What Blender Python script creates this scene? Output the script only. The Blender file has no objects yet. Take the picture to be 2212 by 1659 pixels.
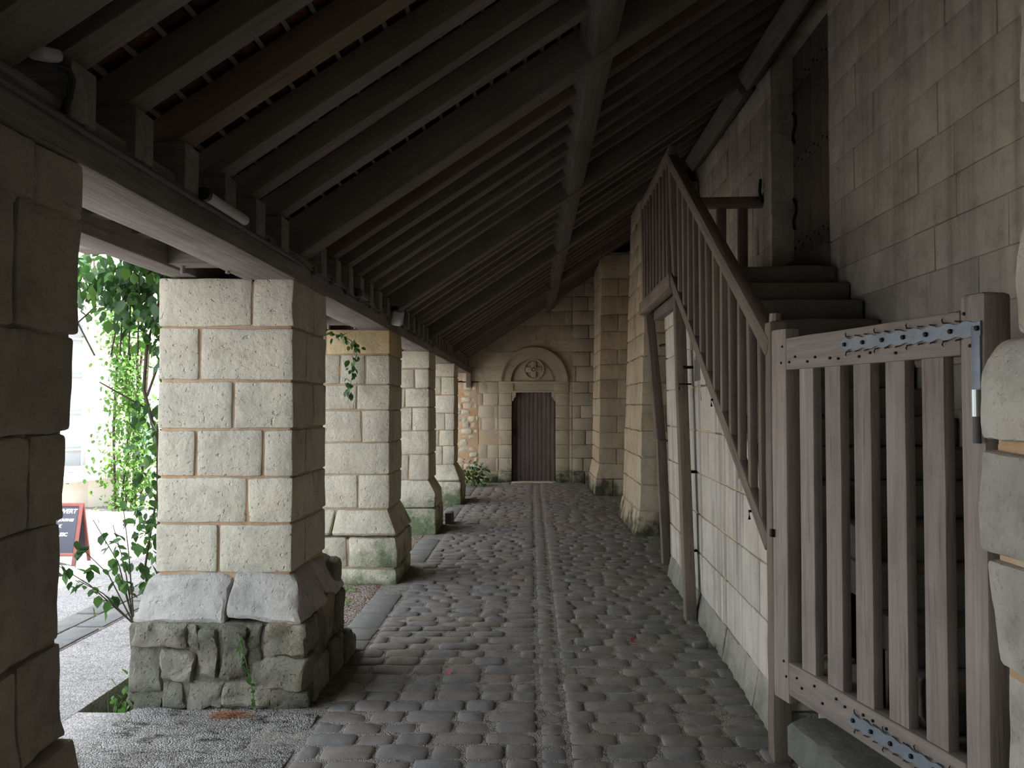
import bpy, math, random
import numpy as np
from mathutils import Matrix, Vector, Euler
R = random.Random(7)
C = bpy.context.scene.collection
PI = math.pi
sc = bpy.context.scene

# ------------------------------------------------------------ camera, sky, sun, exposure
F = 1790.0
cam_d = bpy.data.cameras.new('camera'); cam = bpy.data.objects.new('camera', cam_d); C.objects.link(cam)
cam_d.sensor_fit = 'HORIZONTAL'; cam_d.sensor_width = 36.0; cam_d.lens = F / 2212 * 36.0
cam_d.clip_start = 0.05; cam_d.clip_end = 300
cam.location = (0, 0, 1.6)
cam.rotation_euler = (PI / 2 + math.atan(48.5 / F), 0, math.atan(42 / F))
sc.camera = cam
w = bpy.data.worlds.new('sky'); sc.world = w; w.use_nodes = True
nt = w.node_tree; nt.nodes.clear()
wo = nt.nodes.new('ShaderNodeOutputWorld'); bg = nt.nodes.new('ShaderNodeBackground')
bg.inputs['Color'].default_value = (0.80, 0.90, 1.0, 1); bg.inputs['Strength'].default_value = 1.0
nt.links.new(bg.outputs[0], wo.inputs[0])
sd = bpy.data.lights.new('sun', 'SUN'); so = bpy.data.objects.new('sun', sd); C.objects.link(so)
sd.energy = 5.0; sd.angle = math.radians(1.0); sd.color = (1.0, 0.96, 0.9)
so.rotation_euler = Vector((0.62, -0.22, 0.95)).to_track_quat('Z', 'Y').to_euler()
so.location = (12, -4, 20)
sc.view_settings.view_transform = 'Standard'; sc.view_settings.look = 'None'
sc.view_settings.gamma = 1.0; sc.view_settings.use_curve_mapping = False
sc.view_settings.exposure = 2.0
sc.cycles.max_bounces = 10; sc.cycles.diffuse_bounces = 7; sc.cycles.glossy_bounces = 3
sc.cycles.use_denoising = True
sc.cycles.sample_clamp_indirect = 8.0

# ------------------------------------------------------------ noise and mesh helpers
def _h(ix, iy, iz, s):
    n = (ix * 374761393 + iy * 668265263 + iz * 1274126177 + s * 97531) & 0xffffffff
    n = ((n ^ (n >> 13)) * 1274126177) & 0xffffffff
    n = ((n ^ (n >> 15)) * 2246822519) & 0xffffffff
    return ((n ^ (n >> 16)) & 0xffff) / 32767.5 - 1.0
def vn(P, s=0):
    P = np.asarray(P, float); f = np.floor(P); t = P - f; i = f.astype(np.int64); t = t * t * (3 - 2 * t)
    x, y, z = i[:, 0], i[:, 1], i[:, 2]; a, b, c = t[:, 0], t[:, 1], t[:, 2]
    def L(p, q, k): return p + (q - p) * k
    return L(L(L(_h(x, y, z, s), _h(x + 1, y, z, s), a), L(_h(x, y + 1, z, s), _h(x + 1, y + 1, z, s), a), b),
             L(L(_h(x, y, z + 1, s), _h(x + 1, y, z + 1, s), a), L(_h(x, y + 1, z + 1, s), _h(x + 1, y + 1, z + 1, s), a), b), c)
def disp(V, amp, fr, s):
    o = np.zeros_like(V)
    for k in range(3):
        o[:, k] = vn(V * fr + 17.3 * k, s + k) + 0.5 * vn(V * fr * 2.3 + 5.1 * k, s + 7 + k)
    return V + o * amp
_gc = {}
def gridbox(nx, ny, nz):
    key = (nx, ny, nz)
    if key in _gc: return _gc[key]
    ids = {}; fs = []
    def vid(i, j, k):
        return ids.setdefault((i, j, k), len(ids))
    for i in range(nx):
        for j in range(ny):
            fs.append((vid(i, j, 0), vid(i, j + 1, 0), vid(i + 1, j + 1, 0), vid(i + 1, j, 0)))
            fs.append((vid(i, j, nz), vid(i + 1, j, nz), vid(i + 1, j + 1, nz), vid(i, j + 1, nz)))
    for i in range(nx):
        for k in range(nz):
            fs.append((vid(i, 0, k), vid(i + 1, 0, k), vid(i + 1, 0, k + 1), vid(i, 0, k + 1)))
            fs.append((vid(i, ny, k), vid(i, ny, k + 1), vid(i + 1, ny, k + 1), vid(i + 1, ny, k)))
    for j in range(ny):
        for k in range(nz):
            fs.append((vid(0, j, k), vid(0, j, k + 1), vid(0, j + 1, k + 1), vid(0, j + 1, k)))
            fs.append((vid(nx, j, k), vid(nx, j + 1, k), vid(nx, j + 1, k + 1), vid(nx, j, k + 1)))
    _gc[key] = (np.array(list(ids.keys()), int), np.array(fs, int))
    return _gc[key]
def axis(h, r, n):
    n = max(n, 3)
    return np.array([-h] + list(np.linspace(-h + r, h - r, n - 1)) + [h])
def rbox(sx, sy, sz, n=(4, 4, 4), r=0.01, amp=0.0, fr=8.0, seed=0, off=(0, 0, 0)):
    """rounded, roughened box centred on 0: vertices, faces"""
    h = np.array([sx, sy, sz]) / 2; r = min(r, h.min() * 0.9)
    n = [max(3, k) for k in n]
    I, Fc = gridbox(*n)
    V = np.stack([axis(h[a], r, n[a])[I[:, a]] for a in range(3)], 1)
    q = np.clip(V, -(h - r), h - r); d = V - q; L = np.linalg.norm(d, axis=1, keepdims=True)
    L[L == 0] = 1; V = q + d / L * r
    if amp: V = disp(V + np.array(off), amp, fr, seed) - np.array(off)
    return V, Fc
def box(sx, sy, sz):
    return np.array([[x, y, z] for x in (-sx/2, sx/2) for y in (-sy/2, sy/2) for z in (-sz/2, sz/2)], float), \
        np.array([(0, 1, 3, 2), (4, 6, 7, 5), (0, 4, 5, 1), (2, 3, 7, 6), (0, 2, 6, 4), (1, 5, 7, 3)])
def mesh(name, V, Fc, mat=None, smooth=True):
    me = bpy.data.meshes.new(name)
    me.from_pydata([tuple(v) for v in V], [], [tuple(int(i) for i in f) for f in Fc])
    if smooth:
        me.polygons.foreach_set('use_smooth', [True] * len(me.polygons))
        if smooth != 'all': me.set_sharp_from_angle(angle=math.radians(33))
    if mat: me.materials.append(mat)
    me.update()
    return me
WL = {}
def link(name, me, parent=None, loc=(0, 0, 0), rot=(0, 0, 0), scale=None, local=False):
    """loc is in world metres unless local; parents that use world placement have no rotation"""
    o = bpy.data.objects.new(name, me); C.objects.link(o)
    loc = Vector(loc); WL[o.name] = loc.copy()
    if parent is not None:
        o.parent = parent
        if not local: loc = loc - WL[parent.name]
    o.location = loc
    if isinstance(rot, Euler): o.rotation_euler = rot
    else: o.rotation_euler = Euler(rot)
    if scale: o.scale = scale
    return o
def thing(name, label, cat, loc=(0, 0, 0), rot=(0, 0, 0), group=None, me=None):
    o = link(name, me, None, loc, rot); o['label'] = label; o['category'] = cat
    if group: o['group'] = group
    return o
def struct(o): o['kind'] = 'structure'; return o
def stuff(o): o['kind'] = 'stuff'; return o
class Col:
    """collects pieces into one mesh"""
    def __init__(s): s.V = []; s.F = []; s.n = 0
    def add(s, V, Fc, M=None):
        V = np.asarray(V, float)
        if M is not None:
            m = np.array(M); V = V @ m[:3, :3].T + m[:3, 3]
        s.V.append(V)
        s.F += [tuple(int(i) + s.n for i in f) for f in Fc]; s.n += len(V)
    def mesh(s, name, mat, smooth=True):
        return mesh(name, np.concatenate(s.V), s.F, mat, smooth)
def wbox(name, x0, x1, y0, y1, z0, z1, mat, parent=None, n=(3, 3, 3), r=0.005, amp=0, fr=6, smooth=True):
    V, Fc = rbox(x1 - x0, y1 - y0, z1 - z0, n, r, amp, fr, R.randrange(999))
    return link(name, mesh(name, V, Fc, mat, smooth), parent, ((x0 + x1)/2, (y0 + y1)/2, (z0 + z1)/2))
def beam(name, p0, p1, w_, h_, mat, parent=None, r=0.008, amp=0.002, up=(0, 0, 1), seg=None, side=0, local=False):
    """timber from p0 to p1 (centre line), w across, h along up; local x runs along the grain"""
    p0 = Vector(p0); p1 = Vector(p1); d = p1 - p0; L = d.length; x = d.normalized()
    z = Vector(up); z = (z - x * z.dot(x)).normalized(); y = z.cross(x)
    M = Matrix((x, y, z)).transposed()
    seg = seg or max(3, min(24, int(L / 0.25)))
    V, Fc = rbox(L, w_, h_, (seg, 3, 3), r, 0)
    if amp: V = V + np.stack([vn(V * np.array([1.6, 9, 9]) + R.random() * 50, k + 3) * (0 if k == 0 else amp) for k in range(3)], 1)
    return link(name, mesh(name, V, Fc, mat, False if r < 0.003 else True), parent, (p0 + p1) / 2, M.to_euler(), local=local)
def tube(P, rad, ns=6):
    P = [Vector(p) for p in P]; V = []; Fc = []
    for i, p in enumerate(P):
        d = (P[min(i+1, len(P)-1)] - P[max(i-1, 0)]).normalized()
        a = d.cross(Vector((0.13, 0.27, 1))); 
        if a.length < 1e-3: a = d.cross(Vector((1, 0, 0)))
        a.normalize(); b = d.cross(a); rr = rad[i] if isinstance(rad, (list, tuple)) else rad
        for k in range(ns):
            t = 2 * PI * k / ns; V.append(p + a * math.cos(t) * rr + b * math.sin(t) * rr)
        if i: Fc += [((i-1)*ns+k, (i-1)*ns+(k+1) % ns, i*ns+(k+1) % ns, i*ns+k) for k in range(ns)]
    Fc.append(tuple(range(ns))[::-1]); Fc.append(tuple((len(P)-1)*ns+k for k in range(ns)))
    return np.array([tuple(v) for v in V]), Fc
def tubeobj(name, P, rad, mat, parent=None, ns=6, local=False):
    o0 = Vector(P[0]); V, Fc = tube([Vector(p) - o0 for p in P], rad, ns)
    return link(name, mesh(name, V, Fc, mat), parent, o0, local=local)
def prism(poly, h):
    """polygon in local xz, thickness h along y"""
    n = len(poly); V = [(p[0], -h/2, p[1]) for p in poly] + [(p[0], h/2, p[1]) for p in poly]
    Fc = [tuple(range(n)), tuple(range(2*n-1, n-1, -1))] + [(i, n+i, n+(i+1) % n, (i+1) % n) for i in range(n)]
    return np.array(V, float), Fc

# ------------------------------------------------------------ materials
class N:
    def __init__(s, name, rough=0.85, spec=0.25):
        s.m = bpy.data.materials.new(name); s.m.use_nodes = True; s.t = s.m.node_tree
        s.b = s.t.nodes['Principled BSDF']; s.b.inputs['Roughness'].default_value = rough
        s.b.inputs['Specular IOR Level'].default_value = spec
        s.geo = s.t.nodes.new('ShaderNodeNewGeometry'); s.tc = s.t.nodes.new('ShaderNodeTexCoord'); s.oi = s.t.nodes.new('ShaderNodeObjectInfo')
    def n(s, ty, **kw):
        x = s.t.nodes.new(ty)
        for k, v in kw.items():
            if k in ('operation', 'blend_type', 'data_type', 'feature', 'noise_dimensions', 'clamp', 'distance'): setattr(x, k, v)
        return x
    def l(s, a, b): s.t.links.new(a, b)
    def mapping(s, src, sc_):
        m = s.n('ShaderNodeMapping'); m.inputs['Scale'].default_value = sc_ if isinstance(sc_, (tuple, list)) else (sc_,)*3
        s.l(src, m.inputs['Vector']); return m.outputs[0]
    def noise(s, vec, scale, detail=4, rough=0.6, dist=0.0):
        x = s.n('ShaderNodeTexNoise'); x.inputs['Scale'].default_value = scale; x.inputs['Detail'].default_value = detail
        x.inputs['Roughness'].default_value = rough; x.inputs['Distortion'].default_value = dist
        s.l(vec, x.inputs['Vector']); return x.outputs['Fac']
    def vor(s, vec, scale):
        x = s.n('ShaderNodeTexVoronoi'); x.inputs['Scale'].default_value = scale; s.l(vec, x.inputs['Vector']); return x.outputs['Distance']
    def ramp(s, fac, a, b, c0=(0, 0, 0, 1), c1=(1, 1, 1, 1)):
        x = s.n('ShaderNodeValToRGB'); e = x.color_ramp.elements
        e[0].position = a; e[1].position = b; e[0].color = c0; e[1].color = c1
        s.l(fac, x.inputs[0]); return x.outputs[0]
    def math(s, op, a, b=None, clamp=False):
        x = s.n('ShaderNodeMath', operation=op); x.use_clamp = clamp
        for i, v in enumerate((a, b)):
            if v is None: continue
            if isinstance(v, (int, float)): x.inputs[i].default_value = v
            else: s.l(v, x.inputs[i])
        return x.outputs[0]
    def mix(s, fac, a, b, ty='MIX'):
        x = s.n('ShaderNodeMix', data_type='RGBA', blend_type=ty)
        for k, v in ((0, fac), (6, a), (7, b)):
            if isinstance(v, (int, float)): x.inputs[k].default_value = v
            elif isinstance(v, tuple): x.inputs[k].default_value = v if len(v) == 4 else (*v, 1)
            else: s.l(v, x.inputs[k])
        return x.outputs[2]
    def bump(s, h, strength, dist):
        x = s.n('ShaderNodeBump'); x.inputs['Strength'].default_value = strength; x.inputs['Distance'].default_value = dist
        s.l(h, x.inputs['Height']); s.l(x.outputs[0], s.b.inputs['Normal'])
    def col(s, c):
        if isinstance(c, tuple): s.b.inputs['Base Color'].default_value = (*c, 1)
        else: s.l(c, s.b.inputs['Base Color'])
    def sep(s, v):
        x = s.n('ShaderNodeSeparateXYZ'); s.l(v, x.inputs[0]); return x.outputs
def limestone(name, base=(0.60, 0.53, 0.40), alt=(0.47, 0.42, 0.34), dark=(0.20, 0.18, 0.15), darkamt=0.5, moss=0.0, mossz=0.6,
              mosscol=(0.05, 0.075, 0.035), bump=0.5, pit=0.5, streak=0.0, vary=0.25, orange=0.15):
    g = N(name, 0.93, 0.15); P = g.geo.outputs['Position']
    c = g.mix(g.ramp(g.noise(P, 2.3, 5), 0.35, 0.68), base, alt)
    c = g.mix(g.math('MULTIPLY', g.ramp(g.noise(P, 6.0, 8, 0.7), 0.5, 0.72), darkamt), c, dark)
    c = g.mix(g.math('MULTIPLY', g.ramp(g.noise(g.mapping(P, (1, 1.3, 1)), 1.1, 4, 0.6, 0.5), 0.58, 0.75), orange), c, (0.55, 0.33, 0.13))
    if streak:
        st = g.noise(g.mapping(P, (9, 9, 0.5)), 1.0, 5, 0.6)
        c = g.mix(g.math('MULTIPLY', g.ramp(st, 0.48, 0.72), streak), c, (0.13, 0.11, 0.09))
    v = g.math('MULTIPLY_ADD', g.oi.outputs['Random'], vary); v.node.inputs[2].default_value = 1 - vary / 2
    x = g.n('ShaderNodeVectorMath', operation='SCALE'); g.l(c, x.inputs[0]); g.l(v, x.inputs['Scale']); c = x.outputs[0]
    if moss:
        z = g.sep(P)[2]
        m = g.math('SUBTRACT', g.noise(P, 3.4, 7, 0.7), g.math('MULTIPLY', z, 0.32 / max(mossz, 0.01)))
        m = g.ramp(m, 0.30, 0.48)
        c = g.mix(g.math('MULTIPLY', m, moss), c, g.mix(g.noise(P, 14, 4), mosscol, tuple(min(1, k * 2.6) for k in mosscol)))
    g.col(c)
    h = g.math('ADD', g.noise(P, 17, 9, 0.68), g.math('MULTIPLY', g.noise(P, 4, 3), 1.2))
    pt = g.ramp(g.noise(P, 52, 2, 0.5), 0.20, 0.36)
    pt = g.math('MULTIPLY', pt, g.ramp(g.noise(P, 26, 2, 0.5), 0.20, 0.34))
    h = g.math('ADD', h, g.math('MULTIPLY', pt, pit))
    h = g.math('ADD', h, g.math('MULTIPLY', g.noise(P, 60, 3), 0.25))
    g.bump(h, bump, 0.02)
    return g.m
def wood(name, base, alt, dark, bump=0.35, vary=0.35, rough=0.85, gs=1.0):
    g = N(name, rough, 0.2)
    O = g.tc.outputs['Object']
    off = g.n('ShaderNodeVectorMath', operation='SCALE'); off.inputs[0].default_value = (37, 61, 23); g.l(g.oi.outputs['Random'], off.inputs['Scale'])
    ad = g.n('ShaderNodeVectorMath', operation='ADD'); g.l(O, ad.inputs[0]); g.l(off.outputs[0], ad.inputs[1]); O = ad.outputs[0]
    gr = g.noise(g.mapping(O, (1.6 * gs, 34 * gs, 34 * gs)), 1.0, 6, 0.65, 0.6)
    c = g.mix(g.ramp(gr, 0.3, 0.7), base, alt)
    c = g.mix(g.math('MULTIPLY', g.ramp(g.noise(g.mapping(O, (2, 70, 70)), 1.0, 4, 0.7), 0.58, 0.7), 0.65), c, dark)
    c = g.mix(g.math('MULTIPLY', g.ramp(g.noise(O, 2.2, 4), 0.45, 0.75), 0.4), c, dark)
    v = g.math('MULTIPLY_ADD', g.oi.outputs['Random'], vary); v.node.inputs[2].default_value = 1 - vary / 2
    x = g.n('ShaderNodeVectorMath', operation='SCALE'); g.l(c, x.inputs[0]); g.l(v, x.inputs['Scale'])
    g.col(x.outputs[0])
    g.bump(g.math('ADD', gr, g.math('MULTIPLY', g.noise(O, 30, 3), 0.3)), bump, 0.006)
    return g.m
def flat(name, c, rough=0.7, metal=0.0, spec=0.3, nz=0.0):
    g = N(name, rough, spec); g.b.inputs['Metallic'].default_value = metal
    if nz:
        P = g.geo.outputs['Position']; f = g.noise(P, 18, 6, 0.65)
        g.col(g.mix(g.ramp(f, 0.35, 0.7), c, tuple(k * (1 - nz) for k in c))); g.bump(f, 0.25, 0.01)
    else: g.col(c)
    return g.m
M = {}
M['pillar'] = limestone('pillar limestone', (0.66, 0.61, 0.485), (0.53, 0.49, 0.405), (0.26, 0.22, 0.17), darkamt=0.5, bump=0.8, pit=0.7, vary=0.12)
M['pillarfar'] = limestone('mossy pillar limestone', (0.66, 0.60, 0.47), (0.52, 0.47, 0.38), darkamt=0.45, bump=0.9, moss=0.9, mossz=0.62, mosscol=(0.07, 0.10, 0.045), vary=0.14)
M['pillarbase'] = limestone('weathered grey plinth stone', (0.56, 0.53, 0.48), (0.42, 0.40, 0.37), (0.14, 0.13, 0.11), 0.75, moss=0.0, mossz=0.6, mosscol=(0.07, 0.10, 0.05), bump=0.8, vary=0.2)
M['rubble'] = limestone('dark rubble stone', (0.32, 0.285, 0.24), (0.19, 0.16, 0.13), (0.06, 0.055, 0.045), 0.9, moss=0.22, mossz=1.5, mosscol=(0.07, 0.11, 0.055), bump=1.3, vary=0.8, orange=0.5)
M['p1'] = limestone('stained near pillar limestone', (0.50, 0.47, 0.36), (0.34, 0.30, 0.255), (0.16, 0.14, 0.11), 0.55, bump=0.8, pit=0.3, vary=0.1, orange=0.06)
M['toe'] = limestone('grey plaster foot', (0.40, 0.37, 0.31), (0.30, 0.275, 0.23), (0.12, 0.11, 0.09), 0.6, moss=0.4, mossz=0.3, bump=0.9)
M['ochre'] = limestone('ochre limestone', (0.56, 0.43, 0.22), (0.5, 0.40, 0.25), darkamt=0.3, bump=0.7)
M['mortar'] = limestone('orange lime mortar', (0.50, 0.30, 0.16), (0.56, 0.44, 0.32), (0.3, 0.17, 0.09), 0.3, bump=0.5, orange=0.4)
M['palemortar'] = limestone('pale lime mortar', (0.40, 0.33, 0.25), (0.46, 0.33, 0.2), darkamt=0.4, bump=0.5, orange=0.5)
M['stairwall'] = limestone('streaked ashlar limestone', (0.60, 0.56, 0.48), (0.52, 0.475, 0.40), (0.24, 0.19, 0.15), 0.35, moss=0.0, bump=0.45, pit=0.15, streak=0.75, vary=0.1, orange=0.1)
M['church'] = limestone('church wall limestone', (0.50, 0.455, 0.365), (0.38, 0.35, 0.29), (0.17, 0.145, 0.115), 0.5, bump=0.45, pit=0.2, streak=0.45, vary=0.14, orange=0.35)
M['churchmortar'] = limestone('church wall mortar', (0.42, 0.38, 0.30), (0.33, 0.29, 0.23), darkamt=0.4, bump=0.4)
M['farwall'] = limestone('end wall limestone', (0.52, 0.45, 0.345), (0.42, 0.36, 0.275), (0.16, 0.13, 0.10), 0.35, moss=0.95, mossz=0.5, mosscol=(0.022, 0.032, 0.016), bump=0.4, pit=0.2, vary=0.25, orange=0.2)
M['buttress'] = limestone('buttress limestone', (0.55, 0.46, 0.335), (0.44, 0.36, 0.26), (0.16, 0.13, 0.09), 0.4, moss=0.9, mossz=0.45, mosscol=(0.02, 0.028, 0.014), bump=0.6, pit=0.4, streak=0.25, vary=0.15, orange=0.3)
M['carved'] = limestone('carved portal limestone', (0.44, 0.38, 0.29), (0.37, 0.315, 0.24), darkamt=0.2, bump=0.15, pit=0.05, vary=0.08)
M['whitestone'] = limestone('pale stair block', (0.58, 0.55, 0.46), (0.40, 0.37, 0.30), (0.2, 0.17, 0.14), 0.6, bump=0.8, orange=0.25)
M['slab'] = limestone('dark worn slab', (0.20, 0.195, 0.165), (0.13, 0.125, 0.105), (0.05, 0.05, 0.04), 0.5, bump=0.5, pit=0.2, orange=0.05)
M['step'] = limestone('worn step stone', (0.17, 0.15, 0.125), (0.11, 0.095, 0.08), (0.05, 0.045, 0.04), 0.5, bump=0.4, pit=0.1, orange=0.0)
M['oldwood'] = wood('weathered oak', (0.23, 0.185, 0.145), (0.155, 0.12, 0.09), (0.05, 0.038, 0.03), 0.6, 0.3)
M['gatewood'] = wood('grey oak gate timber', (0.35, 0.295, 0.25), (0.215, 0.17, 0.138), (0.09, 0.068, 0.055), 0.45, 0.2)
M['roofwood'] = wood('dark roof timber', (0.20, 0.172, 0.148), (0.135, 0.115, 0.098), (0.062, 0.052, 0.045), 0.4, 0.3)
M['orangewood'] = wood('newer orange rafter', (0.19, 0.142, 0.10), (0.145, 0.108, 0.077), (0.05, 0.03, 0.02), 0.3, 0.1)
M['platewood'] = wood('wall plate timber', (0.28, 0.25, 0.225), (0.15, 0.13, 0.115), (0.055, 0.048, 0.044), 0.6, 0.2)
M['purlinwood'] = wood('pale purlin timber', (0.19, 0.17, 0.15), (0.12, 0.105, 0.09), (0.04, 0.035, 0.03), 0.5, 0.2)
M['doorwood'] = wood('brown door planks', (0.20, 0.165, 0.155), (0.125, 0.095, 0.088), (0.04, 0.028, 0.025), 0.3, 0.2)
M['doorwood2'] = wood('grey upper door planks', (0.125, 0.105, 0.085), (0.085, 0.07, 0.058), (0.035, 0.028, 0.022), 0.3, 0.15)
M['iron'] = flat('dark iron', (0.03, 0.026, 0.024), 0.55, 0.6, nz=0.4)
M['strap'] = flat('blue grey painted iron', (0.23, 0.255, 0.28), 0.5, 0.35, nz=0.25)
M['zinc'] = flat('bright zinc pin', (0.45, 0.46, 0.44), 0.35, 0.8)
M['blackplastic'] = flat('black cable', (0.02, 0.02, 0.02), 0.5)
M['greyplastic'] = flat('grey painted conduit', (0.11, 0.105, 0.10), 0.6)
M['lampgrey'] = flat('pale grey lamp housing', (0.42, 0.42, 0.40), 0.5)
M['glassdark'] = flat('dark lamp glass', (0.02, 0.02, 0.025), 0.1, spec=0.6)
def cobmat(name, cols):
    g = N(name, 0.72, 0.3); P = g.geo.outputs['Position']
    x = g.n('ShaderNodeValToRGB'); e = x.color_ramp; e.interpolation = 'CONSTANT'
    while len(e.elements) < len(cols): e.elements.new(0.5)
    for i, c in enumerate(cols): e.elements[i].position = i / len(cols); e.elements[i].color = (*c, 1)
    if name.startswith('far'):
        v = g.n('ShaderNodeTexWhiteNoise'); v.noise_dimensions = '3D'
        sn = g.n('ShaderNodeVectorMath', operation='SNAP'); sn.inputs[1].default_value = (0.22, 0.155, 5)
        g.l(P, sn.inputs[0]); g.l(sn.outputs[0], v.inputs['Vector']); g.l(v.outputs['Value'], x.inputs[0])
    else: g.l(g.oi.outputs['Random'], x.inputs[0])
    c = g.mix(g.math('MULTIPLY', g.ramp(g.noise(P, 9, 7, 0.7), 0.42, 0.7), 0.5), x.outputs[0], (0.075, 0.064, 0.056))
    xs = g.sep(P)[0]
    gm = g.math('MULTIPLY', g.ramp(g.math('ADD', g.math('MULTIPLY', xs, 0.35), g.noise(P, 2.5, 4)), 0.55, 0.95), 0.45)
    c = g.mix(gm, c, (0.075, 0.083, 0.052))
    g.col(c); g.bump(g.math('ADD', g.noise(P, 20, 7, 0.65), g.math('MULTIPLY', g.noise(P, 90, 2), 0.3)), 0.5, 0.012)
    return g.m
cc = [(0.245, 0.214, 0.194), (0.232, 0.208, 0.193), (0.25, 0.212, 0.186), (0.226, 0.212, 0.202), (0.24, 0.208, 0.188), (0.216, 0.202, 0.196), (0.262, 0.218, 0.188)]
M['cob'] = cobmat('sandstone cobble', cc); M['cobfar'] = cobmat('far sandstone cobble', cc)
M['kerb'] = cobmat('grey kerb stone', [(0.19, 0.182, 0.175), (0.165, 0.16, 0.158), (0.20, 0.187, 0.175)])
def groundmat(name, a, b, d, sc1=3, pebble=60, bumpd=0.012, litter=0.0):
    g = N(name, 0.95, 0.1); P = g.geo.outputs['Position']
    c = g.mix(g.ramp(g.noise(P, sc1, 6, 0.7), 0.35, 0.65), a, b)
    c = g.mix(g.ramp(g.noise(g.mapping(P, (1, 1.8, 1)), sc1 * 2.6, 8, 0.75), 0.51, 0.62), c, d)
    vv = g.n('ShaderNodeTexVoronoi'); vv.inputs['Scale'].default_value = pebble; g.l(P, vv.inputs['Vector'])
    pv = g.n('ShaderNodeHueSaturation'); bw = g.n('ShaderNodeRGBToBW'); g.l(vv.outputs['Color'], bw.inputs[0])
    g.l(g.math('MULTIPLY_ADD', bw.outputs[0], 0.9), pv.inputs['Value']); pv.inputs['Value'].links[0].from_node.inputs[2].default_value = 0.55
    g.l(c, pv.inputs['Color']); c = pv.outputs[0]
    if litter: c = g.mix(g.math('MULTIPLY', g.ramp(g.noise(P, 7, 8, 0.8), 0.52, 0.6), litter), c, (0.25, 0.12, 0.06))
    g.col(c)
    g.bump(g.math('ADD', g.math('MULTIPLY', vv.outputs['Distance'], -1.0), g.math('MULTIPLY', g.noise(P, 12, 5), 2.0)), 0.8, bumpd)
    return g.m
M['gravel'] = groundmat('pale pink gravel', (0.42, 0.385, 0.37), (0.36, 0.33, 0.32), (0.29, 0.265, 0.26), 2.5, 110, 0.006)
M['dirt'] = groundmat('dusty earth', (0.27, 0.245, 0.225), (0.40, 0.375, 0.355), (0.085, 0.08, 0.062), 2.6, 120, 0.02)
M['litter'] = groundmat('earth with needles', (0.26, 0.20, 0.17), (0.34, 0.29, 0.25), (0.12, 0.085, 0.06), 5, 60, 0.02, 0.6)
M['joint'] = groundmat('sandy cobble joints', (0.34, 0.31, 0.275), (0.24, 0.215, 0.19), (0.13, 0.115, 0.10), 4, 150)
M['soil'] = groundmat('black soil', (0.04, 0.035, 0.028), (0.06, 0.05, 0.04), (0.02, 0.02, 0.015), 8, 90)
def tilemat():
    g = N('old clay tile', 0.9, 0.15); P = g.geo.outputs['Position']
    c = g.mix(g.ramp(g.oi.outputs['Random'], 0.3, 0.9), (0.19, 0.065, 0.038), (0.10, 0.055, 0.042))
    c = g.mix(g.ramp(g.noise(P, 5, 5, 0.7), 0.5, 0.64), c, (0.04, 0.036, 0.032))
    c = g.mix(g.ramp(g.noise(P, 8, 6, 0.7), 0.63, 0.7), c, (0.4, 0.34, 0.28))
    g.col(c); g.bump(g.noise(P, 30, 5), 0.3, 0.006); return g.m
M['tile'] = tilemat()
def leafmat(name, a, b, tr=0.3):
    g = N(name, 0.5, 0.4); c = g.mix(g.oi.outputs['Random'], a, b)
    P = g.geo.outputs['Position']; c = g.mix(g.ramp(g.noise(P, 6, 2), 0.35, 0.65), c, tuple(k * 0.75 for k in a))
    g.col(c)
    t = g.n('ShaderNodeBsdfTranslucent'); g.l(c, t.inputs['Color'])
    mx = g.n('ShaderNodeMixShader'); mx.inputs[0].default_value = tr
    out = g.t.nodes['Material Output']; g.l(g.b.outputs[0], mx.inputs[1]); g.l(t.outputs[0], mx.inputs[2]); g.l(mx.outputs[0], out.inputs['Surface'])
    return g.m
M['leaf'] = leafmat('green leaf', (0.10, 0.22, 0.045), (0.055, 0.15, 0.04), 0.4)
M['leaf2'] = leafmat('bright green leaf', (0.16, 0.32, 0.06), (0.09, 0.22, 0.05), 0.4)
M['leafdark'] = leafmat('dark green leaf', (0.045, 0.11, 0.03), (0.03, 0.08, 0.025), 0.3)
M['yellowleaf'] = leafmat('yellow leaf', (0.6, 0.42, 0.05), (0.5, 0.4, 0.05), 0.4)
M['bark'] = flat('brown stem', (0.09, 0.07, 0.05), 0.9, nz=0.4)
M['greenstem'] = flat('green stem', (0.12, 0.17, 0.06), 0.8)
M['white'] = limestone('sunlit house wall', (0.78, 0.74, 0.66), (0.72, 0.68, 0.6), (0.5, 0.45, 0.38), 0.15, bump=0.25, pit=0.1)
M['housewin'] = flat('white window joinery', (0.75, 0.75, 0.74), 0.6)
M['pane'] = flat('house window pane', (0.62, 0.66, 0.70), 0.3, spec=0.8)
M['blue'] = flat('pale blue shutter paint', (0.30, 0.42, 0.62), 0.6)
M['redframe'] = flat('red brown board frame', (0.15, 0.05, 0.045), 0.6, nz=0.2)
M['chalkboard'] = flat('blue black chalkboard', (0.035, 0.04, 0.055), 0.7)
M['chalk'] = flat('white chalk', (0.85, 0.87, 0.9), 0.9)

# ------------------------------------------------------------ roof planes
SL = 0.662
def zr(x): return 2.577 + SL * (x + 1.30)          # underside of the common rafters
cs = 1 / math.sqrt(1 + SL * SL); UPR = Vector((-SL * cs, 0, cs)); ALR = Vector((cs, 0, SL * cs))
RY0, RY1 = -3.0, 17.355                               # roof extent

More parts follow.
